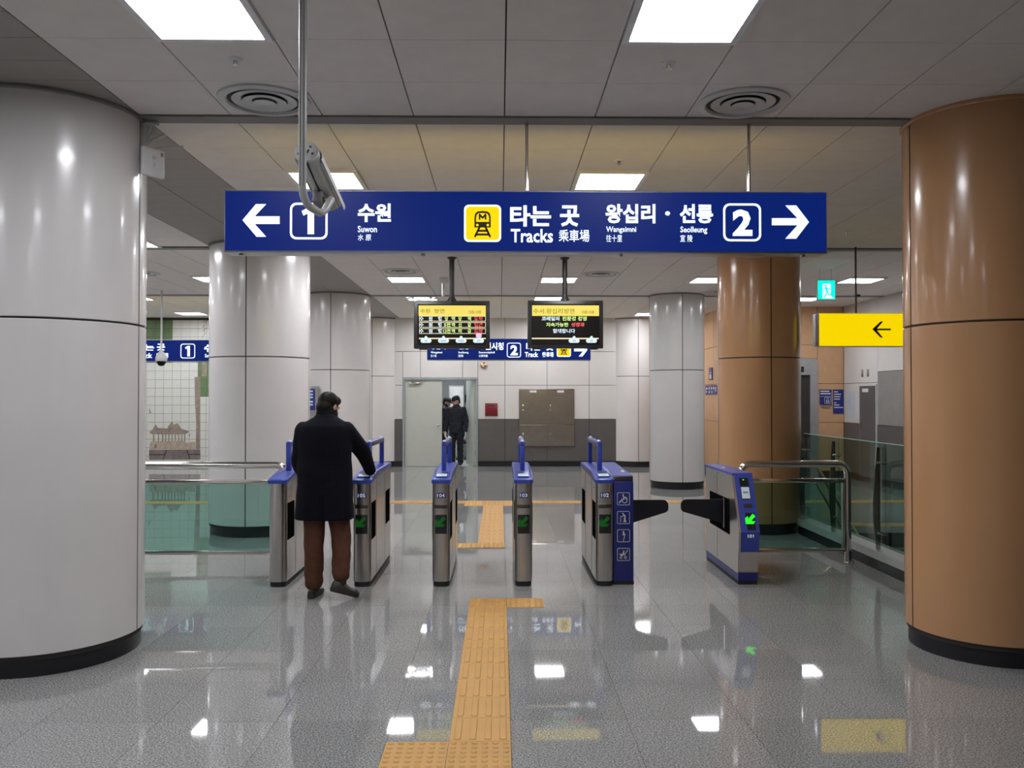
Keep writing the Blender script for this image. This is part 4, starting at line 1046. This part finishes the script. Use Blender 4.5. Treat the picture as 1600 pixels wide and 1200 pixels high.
rl = part(dr, 'door_leaf', MB(Mr).box((-.042, 0, .01), (0, .84, zt - .054), .003), 'door', 0)
for z in (.25, 1.0, 1.8): part(rl, 'hinge', MB().tube([(x1 - .056, YF + .04, z), (x1 - .056, YF + .04, z + .12)], .012, 8), 'chrome')
part(rl, 'knob', MB(Mr).tube([(-.09, .77, .97), (.05, .77, .97)], .02, 12), 'chrome')
bk_ = MB(); bk_.box((-2.9, 23.6, 0), (.2, 23.7, 2.6)); bk_.box((-3.0, YF + .2, 0), (-2.9, 23.7, 2.6)); bk_.box((.2, YF + .2, 0), (.3, 23.7, 2.6)); bk_.box((-3, YF + .2, 2.6), (.3, 23.7, 2.7)); bk_.box((-3, YF + .1, -.1), (.3, 23.7, -.001))
struct('wall_room', bk_, 'room')
rlgt = thing('ceiling_light', 'long ceiling light inside the room behind the double door', 'ceiling light', (-1.2, 21.4, 2.6)); lpart(rlgt, 'housing', MB().box((-.62, -.17, -.05), (.62, .17, 0), .005), 'white'); lpart(rlgt, 'tube', MB().box((-.6, -.15, -.06), (.6, .15, -.048)), 'lamp', 0)
cbn = thing('locker', 'grey metal locker inside the room behind the open door', 'locker', (-1.12, 22.9, 0))
part(cbn, 'body', MB().box((-1.36, 22.7, 0), (-.95, 23.1, 1.95), .005), 'greyp'); part(cbn, 'door', MB().box((-1.34, 22.69, .06), (-.97, 22.705, 1.92), .003), 'greyw'); part(cbn, 'handle', MB().box((-1.0, 22.67, .95), (-.985, 22.69, 1.1), .002), 'chrome')
pp = at(724, 623, 23.5); ps = thing('wall_notice', 'blue notice on the back wall of the room behind the door', 'sign', (pp.x, 23.59, 1.6)); part(ps, 'sheet', MB().box((pp.x - .07, 23.585, pp.z - .11), (pp.x + .07, 23.595, pp.z + .11), .002), 'dblue', 0)
ch = thing('office_chair', 'dark office chair behind the man in the doorway', 'chair', (-.86, 22.1, 0), .5)
lpart(ch, 'seat', MB().box((-.2, -.2, .44), (.2, .2, .5), .02), 'rubber'); lpart(ch, 'backrest', MB().box((-.18, .19, .58), (.18, .23, .95), .02), 'dblue'); lpart(ch, 'column', MB().tube([(0, 0, .08), (0, 0, .44)], .02, 10), 'chrome'); lpart(ch, 'back_arm', MB().box((-.03, .17, .44), (.03, .2, .7), .005), 'rubber')
for k in range(5):
    a_ = 2*pi*k/5; lpart(ch, 'leg', MB().tube([(0, 0, .1), (.26*cos(a_), .26*sin(a_), .06)], .014, 8), 'chrome'); lpart(ch, 'castor', MB().tube([(.26*cos(a_) - .012, .26*sin(a_), .027), (.26*cos(a_) + .012, .26*sin(a_), .027)], .027, 10), 'rubber')

# ------------------------------------------------------------------ wall fittings
hc = thing('steel_cabinet', 'large stainless steel wall cabinet with four doors right of the double door', 'cabinet', (1.11, YF, .48))
a0, b0, c0_, d0 = CAB
part(hc, 'body', MB().box((a0, YF - .03, b0), (c0_, YF - .0005, d0), .004), 'csteel', 0)
zm = b0 + (d0 - b0)*.385; xm = a0 + (c0_ - a0)*.5
for x0_, x1_ in ((a0 + .012, xm - .006), (xm + .006, c0_ - .012)):
    for z0, z1, up in ((b0 + .012, zm - .006, 0), (zm + .006, d0 - .012, 1)):
        o = part(hc, 'cabinet_door', MB().box((x0_, YF - .042, z0), (x1_, YF - .028, z1), .003), 'csteel', 0)
        zc = z0 + (z1 - z0)*.5; part(o, 'latch', MB().box((x0_ + .07, YF - .052, zc - .05), (x0_ + .095, YF - .04, zc + .05), .004), 'chrome'); part(o, 'lock', MB().lathe([(.015, 0), (.012, .02)], (x0_ + .082, YF - .055, zc - .09), 10), 'chrome')
        if up: part(o, 'name_plate', MB().box((x0_ + .24, YF - .046, z1 - .075), (x0_ + .40, YF - .041, z1 - .022), .001), 'white', 0)
        part(o, 'top_fold', MB().box((x0_, YF - .05, z1 - .018), (x1_, YF - .04, z1), .004), 'chrome', 0)
fa = thing('fire_alarm_box', 'dark red square fire alarm box on the far wall beside the door', 'alarm', (-.19, YF, 1.2))
p = at(758, 650, YF); q = at(777.5, 630, YF)
part(fa, 'case', MB().box((p.x, YF - .03, p.z), (q.x, YF + .005, q.z), .006), 'red'); part(fa, 'cover', MB().box((p.x + .025, YF - .036, p.z + .025), (q.x - .025, YF - .028, q.z - .025), .003), 'red')
part(fa, 'label_strip', MB().box((p.x + .07, YF - .038, q.z - .075), (q.x - .07, YF - .035, q.z - .05)), 'dblue', 0)
for u in (.3, .5, .7): part(fa, 'button', MB().box((p.x + (q.x-p.x)*u - .008, YF - .04, p.z + .06), (p.x + (q.x-p.x)*u + .008, YF - .035, p.z + .076), .002), 'black')
p = at(755.5, 571, YF); al = thing('alarm_bell', 'small round bronze alarm bell on the wall below the far blue sign', 'bell', (p.x, YF, p.z))
o = part(al, 'dome', MB(Matrix.Translation((p.x, YF, p.z)) @ Matrix.Rotation(pi/2, 4, 'X')).lathe([(.05, 0), (.078, .01), (.075, .035), (.05, .055), (.012, .062)], seg=24), 'bronze'); part(al, 'centre', MB(Matrix.Translation((p.x, YF, p.z)) @ Matrix.Rotation(pi/2, 4, 'X')).lathe([(.03, .055), (.025, .075), (.005, .08)], seg=16), 'white')

# lift
lft = thing('door_2', 'stainless steel lift entrance in the brown core', 'door', (5.75, 17.5, 0), kind='structure')
x0, x1, zt = PORT; lm = MB()
lm.box((x0, 17.47, 0), (x0 + .2, 17.56, 2.098)); lm.box((x1 - .16, 17.47, 0), (x1, 17.56, 2.098)); lm.box((x0, 17.47, 2.1), (x1, 17.56, zt)); part(lft, 'surround', lm, 'satin', 0)
for xa, xb in ((x0 + .2, (x0 + x1)/2 + .02 - .002), ((x0 + x1)/2 + .02 + .002, x1 - .16)):
    o = part(lft, 'door_leaf', MB().box((xa, 17.53, 0), (xb, 17.56, 2.1)), 'satin', 0); part(o, 'window', MB().box((xa + .14, 17.525, .7), (xb - .06, 17.532, 1.95), .002), 'scr', 0)
p = at(1254, 577, 17.46); part(lft, 'floor_display', MB().box((p.x - .03, 17.462, p.z - .06), (p.x + .03, 17.475, p.z + .06), .003), 'black')
def wallsign(name, x0, y0, x1, y1, Y, label, rows_, m='dblue', icon=None, cat='sign'):
    a = at(x0, y1, Y); b = at(x1, y0, Y); t = thing(name, label, cat, ((a.x+b.x)/2, Y, a.z))
    part(t, 'board', MB().box((a.x, Y, a.z), (b.x, Y + .018, b.z), .003), m, 0)
    mb = MB(FY(Y))
    for u0, v0, u1, v1 in rows_: mb.box((a.x + (b.x-a.x)*u0, a.z + (b.z-a.z)*v0, -.001), (a.x + (b.x-a.x)*u1, a.z + (b.z-a.z)*v1, .002))
    part(t, 'print_lines', mb, 'white', 0)['kind'] = 'stuff'
    if icon:
        u0, v0, u1, v1 = icon; X0 = a.x + (b.x-a.x)*u0; X1 = a.x + (b.x-a.x)*u1; Z0 = a.z + (b.z-a.z)*v0; Z1 = a.z + (b.z-a.z)*v1; w_ = .006
        part(t, 'icon_frame', MB(FY(Y)).ringf(rrect(X0, Z0, X1, Z1, .01, 2), rrect(X0 + w_, Z0 + w_, X1 - w_, Z1 - w_, .006, 2), 0, .002), 'white', 0)
        k = MB(FY(Y)); cx = (X0+X1)/2; hh = Z1 - Z0
        for s in (-.25, .25): k.disc((cx + hh*s*.6, Z0 + hh*.55), hh*.07, 0, .002); k.stroke([(cx + hh*s*.6, Z0 + hh*.42), (cx + hh*s*.6, Z0 + hh*.15)], hh*.12, 0, .002)
        k.stroke([(cx - hh*.12, Z0 + hh*.75), (cx, Z0 + hh*.87), (cx + hh*.12, Z0 + hh*.75)], hh*.05, 0, .002); part(t, 'icon', k, 'white', 0)
    return t
wallsign('wall_sign', 1281, 608.5, 1299.5, 632, 17.475, 'blue lift information sign on the brown wall, left of a taller blue sign',
         [(.05, .84, .8, .92), (.05, .68, .93, .76), (.0, .52, 1, .54)], icon=(.4, .06, .93, .48))
wallsign('wall_sign', 1302, 608.5, 1318, 646, 17.475, 'tall blue information sign on the brown wall, right of the lift sign',
         [(.08, .88, .45, .92), (.08, .78, .75, .82), (.08, .68, .7, .72), (.08, .58, .65, .62), (.08, .42, .3, .46), (.08, .33, .6, .37), (.08, .23, .95, .27)])
o = wallsign('plate', 1284, 634, 1297, 637.5, 17.48, 'small grey plate below the blue lift sign', [], 'steel')
def xsign(x0, y0, x1, y1, label, horizontal):
    X = 4.612; a = ax(x0, y1, X); b = ax(x1, y0, X); t = thing('wall_sign', label, 'sign', (X, (a.y+b.y)/2, a.z))
    ya, yb = min(a.y, b.y), max(a.y, b.y)
    part(t, 'board', MB().box((X, ya, a.z), (X + .02, yb, b.z), .003), 'dblue', 0)
    mb = MB(); H_ = b.z - a.z; L_ = yb - ya
    for u0, v0, u1, v1 in ([(.06, .55, .2, .75), (.06, .2, .14, .4), (.32, .55, .4, .85), (.32, .15, .4, .4), (.5, .55, .62, .8), (.55, .15, .62, .4), (.7, .55, .8, .8), (.88, .3, .94, .8)] if horizontal else [(.25, .1, .75, .45), (.2, .55, .8, .62), (.45, .7, .55, .9)]):
        mb.box((X - .002, yb - L_*u1, a.z + H_*v0), (X + .001, yb - L_*u0, a.z + H_*v1))
    part(t, 'print_marks', mb, 'white', 0)['kind'] = 'stuff'
xsign(1102, 601.5, 1120, 616.5, 'flat blue sign on the side of the brown lift core, lower of two', True)
xsign(1107.5, 574, 1112.5, 594, 'narrow upright blue sign on the side of the brown lift core, upper of two', False)
# right wall fittings
t = thing('metal_door', 'dark grey metal service door with a white label on the right wall', 'door', (XR, 16.4, 0))
a = ax(1344, 606, XR - .02); b = ax(1368, 606, XR - .02)
Y0, Y1 = b.y, a.y; ZT = 1.86
part(t, 'frame', MB().box((XR - .025, Y0 - .03, .1), (XR + .0, Y1 + .03, ZT + .03), .003), 'greyw', 0); part(t, 'leaf', MB().box((XR - .035, Y0, .1), (XR - .022, Y1, ZT), .003), 'wains', 0)
part(t, 'name_plate', MB().box((XR - .04, Y0 + .28, ZT - .12), (XR - .034, Y0 + .55, ZT - .05), .001), 'white', 0); part(t, 'handle', MB().box((XR - .06, Y1 - .08, 1.02), (XR - .034, Y1 - .05, 1.16), .004), 'chrome')
a = ax(1346, 589, XR - .003); b = ax(1357.5, 577, XR - .003)
t = thing('wall_number', 'grey number 11 on the white right wall above the dark service door', 'sign', (XR, (a.y+b.y)/2, a.z))
part(t, 'digits', textmesh('11', -a.y, a.z, -b.y, b.z, FX(XR - .001), .03, .006), 'greyp', 0)
t = thing('pale_rectangle', 'pale bluish rectangle on the white right wall beside the service door', 'notice', (XR, 17.1, 1.2)); part(t, 'sheet', MB().box((XR - .004, 16.95, 1.22), (XR + .0005, 17.3, 1.75), .001), mat('pale_bluish', (.58, .62, .70), .6), 0); part(t, 'top_tab', MB().box((XR - .006, 17.1, 1.73), (XR - .002, 17.15, 1.76)), 'steel', 0)  # flat pale bluish rectangle with a small steel tab on top
# framed board on the third left column
Yb = 15.03; a = at(473, 641, Yb); b = at(497, 603, Yb)
t = thing('notice_board', 'narrow steel framed blue notice board left of the third cream column', 'notice board', ((a.x+b.x)/2, Yb, 0))
part(t, 'frame', MB().box((a.x, Yb, a.z - .1), (b.x, Yb + .05, b.z), .005), 'steel', 0); part(t, 'sheet', MB().box((a.x + .03, Yb - .003, a.z), (b.x - .05, Yb + .002, b.z - .05)), 'dblue', 0)
mb = MB(FY(Yb - .003))
for v in (.2, .32, .5, .62, .75): mb.box((a.x + .06, a.z + (b.z - a.z)*v, 0), (b.x - .09, a.z + (b.z - a.z)*(v + .06), .002))
part(t, 'print_lines', mb, 'lcd', 0)['kind'] = 'stuff'
part(t, 'leg', MB().tube([(a.x + .03, Yb + .025, 0), (a.x + .03, Yb + .025, b.z)], .015, 10), 'steel'); part(t, 'leg', MB().tube([(b.x - .02, Yb + .025, 0), (b.x - .02, Yb + .025, b.z)], .015, 10), 'steel')

# ------------------------------------------------------------------ people
def limb(mb, pts, rad, seg=14):
    # smooth tapering limb through the joints
    P = [Vector(p) for p in pts]; Q, Rr = [], []
    for i in range(len(P) - 1):
        for k in range(6):
            f = k/6; Q.append(P[i].lerp(P[i+1], f)); Rr.append(rad[i]*(1-f) + rad[i+1]*f)
    Q.append(P[-1]); Rr.append(rad[-1])
    for _ in range(2): Q = [Q[0]] + [(Q[i-1] + Q[i]*2 + Q[i+1])/4 for i in range(1, len(Q)-1)] + [Q[-1]]
    mb.tube(Q, Rr, seg); mb.ell(P[0], (rad[0],)*3, None, 12, 8); mb.ell(P[-1], (rad[-1],)*3, None, 12, 8)
def torso(mb, rs, n=28, e=2.5):
    out = []
    for z, cx, cy, rx, ry in rs:
        r = []
        for k in range(n):
            a_ = 2*pi*k/n; c_, s_ = cos(a_), sin(a_)
            r.append((cx + rx*math.copysign(abs(c_)**(2/e), c_), cy + ry*math.copysign(abs(s_)**(2/e), s_), z))
        out.append(r)
    mb.rings(out)
def hand(mb, wr, dirv, palm_n, side, scale=1.0, curl=.35, fr=.0085):
    d = Vector(dirv).normalized(); n = Vector(palm_n); n = (n - d*n.dot(d)).normalized(); s = d.cross(n)*side   # s towards the thumb
    W = Vector(wr)
    R3 = Matrix((s, d, n)).transposed()
    mb.ell(W + d*.05*scale, (.040*scale, .055*scale, .016*scale), R3, 14, 10)
    for k, (off, ln) in enumerate(((.030, .070), (.010, .078), (-.011, .072), (-.030, .056))):
        p0 = W + d*.07*scale + s*off*scale*.8; p1 = W + d*.098*scale + s*off*scale
        ca = curl*.6; p2 = p1 + (d*cos(ca) + n*sin(ca))*ln*.5*scale; ca = curl*1.5; p3 = p2 + (d*cos(ca) + n*sin(ca))*ln*.5*scale
        mb.tube([p0, p1, p2, p3], [fr*1.1*scale, fr*1.05*scale, fr*scale, fr*.8*scale], 8); mb.ell(p3, (fr*.8*scale,)*3, None, 8, 6)
    t0 = W + d*.025*scale + s*.025*scale; t1 = t0 + (s*.7 + d*.6 + n*.2).normalized()*.04*scale; t2 = t1 + (s*.3 + d*.9 + n*.4).normalized()*.032*scale
    mb.tube([t0, t1, t2], [fr*1.5*scale, fr*1.2*scale, fr*.9*scale], 8); mb.ell(t2, (fr*.9*scale,)*3, None, 8, 6)
def headm(c, yw, pitch):
    return Matrix.Translation(c) @ Matrix.Rotation(yw, 4, 'Z') @ Matrix.Rotation(pitch, 4, 'X')
def head(mb, Hm):
    E = lambda c, r, rot=None: mb.ell(Hm @ Vector(c), r, Hm.to_3x3() @ (rot or Matrix.Identity(3)), 20, 14)
    E((0, -.012, .025), (.075, .094, .092)); E((0, .022, -.03), (.062, .072, .085)); E((0, .052, -.085), (.036, .034, .028))
    E((0, .096, -.022), (.013, .019, .022)); E((0, .088, .003), (.010, .012, .03))
    for s in (-1, 1):
        E((s*.078, -.008, -.012), (.010, .020, .033), Matrix.Rotation(s*.3, 3, 'Z')); E((s*.036, .066, -.03), (.024, .022, .022)); E((s*.03, .078, .026), (.026, .014, .008))
    E((0, .084, -.058), (.024, .010, .006)); E((0, .083, -.068), (.020, .010, .006))
def eyes(t, Hm):
    for s in (-1, 1):
        mb = MB(); mb.ell(Hm @ Vector((s*.030, .079, .008)), (.008, .004, .005), Hm.to_3x3(), 10, 8); lpart(t, 'eye', mb, 'eye')
def shoe(mb, heel, toe, hz, hk=1.0):
    h = Vector(heel); t_ = Vector(toe); d = (t_ - h); L_ = d.length; d.normalize(); s = d.cross(Vector((0, 0, 1))).normalized(); u = s.cross(d)
    rs = []
    for f, wd, zt in ((0, .026, .055), (.06, .034, .075), (.2, .037, .085), (.38, .038, .075), (.6, .045, .055), (.8, .046, .045), (.93, .036, .038), (1, .018, .03)):
        zt *= hk; wd *= (1 + (hk - 1)*.5); c = h + d*L_*f; rs.append([c - s*wd*.9, c - s*wd + u*.015, c - s*wd*.85 + u*zt*.75, c - s*wd*.4 + u*zt, c + s*wd*.4 + u*zt, c + s*wd*.85 + u*zt*.75, c + s*wd + u*.015, c + s*wd*.9])
    mb.rings(rs)

# --- the man in the navy coat (own space: origin on the floor, facing +Y)
man = thing('person', 'person in a long navy coat and brown trousers, touching the reader of gate 105', 'person', (-1.455, 7.12, 0))
Hm = headm((.022, .045, 1.572), radians(-30), radians(-24))
bd = MB(); head(bd, Hm); limb(bd, [(.0, -.005, 1.42), (.015, .03, 1.52)], [.058, .052])
torso(bd, [(.82, 0, 0, .15, .10), (.95, 0, 0, .165, .11), (1.1, 0, 0, .155, .105), (1.3, 0, 0, .18, .11), (1.4, 0, -.01, .17, .09), (1.45, 0, -.01, .08, .06)])
LS, LE, LW = (-.185, .0, 1.385), (-.222, .03, 1.10), (-.165, .19, .93)
RS, RE, RW = (.19, .0, 1.385), (.285, .21, 1.185), (.312, .40, 1.015)
limb(bd, [LS, LE, LW], [.045, .036, .024]); limb(bd, [RS, RE, RW], [.045, .036, .024])
hand(bd, RW, (-.35, .75, -.33), (-.1, -.35, -.9), -1, .98, .35); hand(bd, LW, (.35, .3, -.6), (.8, .1, .4), 1, .98, .7)
LH, LK, LA = (-.08, 0, .88), (-.088, .0, .48), (-.085, -.02, .09)
RH, RK, RA = (.08, 0, .88), (.135, .03, .49), (.155, -.085, .15)
limb(bd, [LH, LK, LA], [.085, .052, .035]); limb(bd, [RH, RK, RA], [.085, .052, .035])
limb(bd, [LA, (-.078, .10, .035)], [.032, .020]); limb(bd, [RA, (.205, -.073, .065)], [.032, .018])
lpart(man, 'body', remesh(bd, .006, 'body', 3), 'skin')
eyes(man, Hm)
hr = MB(); E = lambda c, r: hr.ell(Hm @ Vector(c), r, Hm.to_3x3(), 24, 16)
E((0, -.022, .035), (.083, .096, .090)); E((0, -.05, -.02), (.072, .066, .075)); E((0, .030, .072), (.070, .062, .045)); E((.0, -.058, -.052), (.054, .038, .042))
hm = remesh(hr, .007, 'hair', 2); lpart(man, 'hair', hm, 'hair')
cm = MB()
torso(cm, [(.645, .0, .0, .247, .165), (.70, 0, 0, .245, .165), (.85, .0, 0, .236, .16), (1.0, 0, 0, .225, .15), (1.13, 0, 0, .218, .145), (1.25, 0, .0, .222, .145), (1.35, 0, .0, .222, .138), (1.415, .002, -.005, .205, .122), (1.455, .004, -.005, .155, .10), (1.49, .008, .0, .095, .085), (1.515, .01, .0, .078, .078)], 36, 2.6)
limb(cm, [(-.17, 0, 1.375), LE, LW], [.082, .070, .056], 18); limb(cm, [(.17, 0, 1.375), RE, RW], [.082, .070, .052], 18)
cme_ = remesh(cm, .010, 'coat', 5)
rng = random.Random(3)
for v in cme_.vertices:    # soft wool folds
    x, y, z = v.co
    f = .006*sin(9*x + 14*z + 3*sin(5*z)) * min(1, max(0, (1.35 - z)/.4)) + .004*sin(31*x - 4*z)*(1 if z < .95 else .2)
    v.co.y += f; v.co.x += .5*f
ct_ = lpart(man, 'coat', cme_, 'coat')
vent = MB(); vent.box((.002, -.176, .645), (.006, -.150, .86)); lpart(ct_, 'back_vent', vent, 'coat', 0)
cl = MB(); rs = []
for z, r, fl in ((1.475, .094, 0), (1.515, .088, .0), (1.548, .082, .004), (1.556, .079, .003), (1.55, .074, 0), (1.5, .072, 0)):
    rs.append([(.012 + r*cos(2*pi*k/32), .012 + (z - 1.475)*.15 + r*1.02*sin(2*pi*k/32), z - .012*sin(2*pi*k/32)) for k in range(32)])
cl.rings(rs, cap=False); lpart(ct_, 'collar', cl, 'coat')
sf = MB(); sf.lathe([(.068, 1.50), (.072, 1.535), (.068, 1.565), (.060, 1.565)], (.016, .025, 0), 24, False); lpart(man, 'scarf', sf, 'collar')
tm = MB(); limb(tm, [LH, LK, (-.085, -.015, .125)], [.105, .083, .076], 18); limb(tm, [RH, RK, (.150, -.078, .205)], [.105, .082, .074], 18); torso(tm, [(.78, 0, 0, .17, .12), (.9, 0, 0, .18, .12), (1.0, 0, 0, .17, .115)])
tme = remesh(tm, .009, 'trousers', 4)
for v in tme.vertices:
    z = v.co.z; k = max(0, 1 - abs(z - .42)/.35); v.co.y += .004*sin(z*30 + v.co.x*40)*k; v.co.x += .0035*sin(z*26 + v.co.y*45)*k + (.003*sin(z*60 + v.co.y*30) if z < .26 else 0)
lpart(man, 'trousers', tme, 'trous')
for pp_ in ([(-.085, -.02, .16), (-.084, -.015, .07)], [(.152, -.082, .24), (.160, -.085, .10)]):
    sk = MB(); limb(sk, pp_, [.042, .039], 12); lpart(man, 'sock', sk, 'rubber')
s1 = MB(); shoe(s1, (-.097, -.085, .004), (-.07, .2, .004), 0); lpart(man, 'shoe', s1, 'shoe')
s2_ = MB(); shoe(s2_, (.07, -.115, .075), (.285, -.045, .006), 0, 1.25); lpart(man, 'shoe', s2_, 'shoe')

# --- staff in the doorway
def worker(label, loc, rz, Hy, Hp, cap_, gloves, sc_=1.0, bend=0.0):
    t = thing('person', label, 'person', loc, rz)
    Hm = headm((0, .03 + bend, 1.535 - bend*.4), Hy, Hp)
    bd = MB(); head(bd, Hm); limb(bd, [(0, 0, 1.38), (0, .02 + bend, 1.49 - bend*.4)], [.058, .052])
    torso(bd, [(.82, 0, 0, .145, .10), (.95, 0, 0, .15, .10), (1.1, 0, 0, .14, .10), (1.3, 0, bend*.6, .17, .10), (1.37, 0, bend*.7, .15, .08), (1.42, 0, bend*.8, .07, .06)])
    arms = [((s*.175, bend*.6, 1.34), (s*.245, -.01 + bend*.7, 1.07), (s*.25, .07 + bend, .83)) for s in (-1, 1)]
    for a_ in arms: limb(bd, a_, [.042, .034, .024], 12)
    legs = [((s*.085, 0, .86), (s*.095, .015, .47), (s*.10, -.01, .08)) for s in (-1, 1)]
    for l_ in legs: limb(bd, l_, [.08, .05, .036], 12); limb(bd, [l_[2], (l_[2][0]*1.08, .07, .03)], [.034, .018], 12)
    for s, a_ in zip((-1, 1), arms):
        if not gloves: hand(bd, a_[2], (0, .15, -1), (-s, 0, 0), -s, 1.0, .4, .010)
    lpart(t, 'body', remesh(bd, .010, 'body', 2), 'skin'); eyes(t, Hm)
    su = MB()
    torso(su, [(.78, 0, 0, .165, .125), (.9, 0, 0, .175, .13), (1.02, 0, .0, .168, .125), (1.15, 0, bend*.3, .178, .128), (1.28, 0, bend*.6, .195, .13), (1.36, 0, bend*.7, .18, .11), (1.41, 0, bend*.8, .105, .085), (1.45, 0, bend*.9, .07, .07)])
    for a_ in arms: limb(su, [a_[0], a_[1], a_[2]], [.075, .06, .046], 14)
    for l_ in legs: limb(su, [l_[0], l_[1], (l_[2][0], l_[2][1], .07)], [.10, .078, .07], 14)
    sm_ = remesh(su, .011, 'work_suit', 4); 
    for v in sm_.vertices: v.co.y += .005*sin(v.co.z*40 + v.co.x*22); v.co.x += .003*sin(v.co.z*52)
    so = lpart(t, 'work_suit', sm_, 'suit')
    cl = MB().lathe([(.074, 1.42), (.07, 1.47), (.064, 1.47)], (0, .015 + bend, 0), 20, False); lpart(so, 'collar', cl, 'suit')
    bt = MB(); torso(bt, [(.985, 0, 0, .172, .129), (1.02, 0, 0, .172, .129)]); lpart(so, 'belt', bt, 'rubber')
    if gloves:
        for s, a_ in zip((-1, 1), arms):
            g = MB(); limb(g, [Vector(a_[2]) + Vector((0, -.01, .03)), a_[2]], [.035, .033], 10); hand(g, a_[2], (0, .15, -1), (-s, 0, 0), -s, 1.22, .4, .0115)
            lpart(t, 'glove', remesh(g, .006, 'glove', 2), 'glove', label='white work glove')
    for s in (-1, 1):
        sh = MB(); shoe(sh, (s*.10, -.085, .004), (s*.12, .19, .004), 0); lpart(t, 'shoe', sh, 'rubber')
    if cap_:
        c_ = MB(); 
        rs = [[Hm @ Vector((.088*r*cos(2*pi*k/24), -.012 + .105*r*sin(2*pi*k/24), z)) for k in range(24)] for r, z in ((1, .035), (1.02, .06), (.97, .09), (.78, .12), (.45, .135), (.1, .14))]
        c_.rings(rs); co = lpart(t, 'cap', c_, 'suit')
        bm_ = MB(); P = [(.07*cos(a_), .075 + .075*sin(a_)) for a_ in [pi*k/12 for k in range(13)]]
        bm_.rings([[Hm @ Vector((u, v, .036 - .1*max(0, v - .07))) for u, v in P], [Hm @ Vector((u, v, .044 - .1*max(0, v - .07))) for u, v in P]]); lpart(co, 'brim', bm_, 'suit')
    h_ = MB(); 
    for c0, r0 in (((0, -.03, .02), (.080, .085, .08)), ((0, -.055, -.03), (.066, .05, .055))): h_.ell(Hm @ Vector(c0), r0, Hm.to_3x3(), 18, 12)
    lpart(t, 'hair', remesh(h_, .009, 'hair', 2), 'hair')
    return t
p = at(713, 722, 20.7)
worker('person in dark work suit, dark cap and white gloves standing in the open doorway', (p.x, 20.7, 0), radians(170), radians(-48), radians(-22), True, True)
p = at(700, 722, 21.35)
worker('person in dark work suit half hidden behind the door leaf and the gloved colleague', (p.x - .13, 21.4, 0), radians(-110), radians(0), radians(-22), True, False, bend=.08)
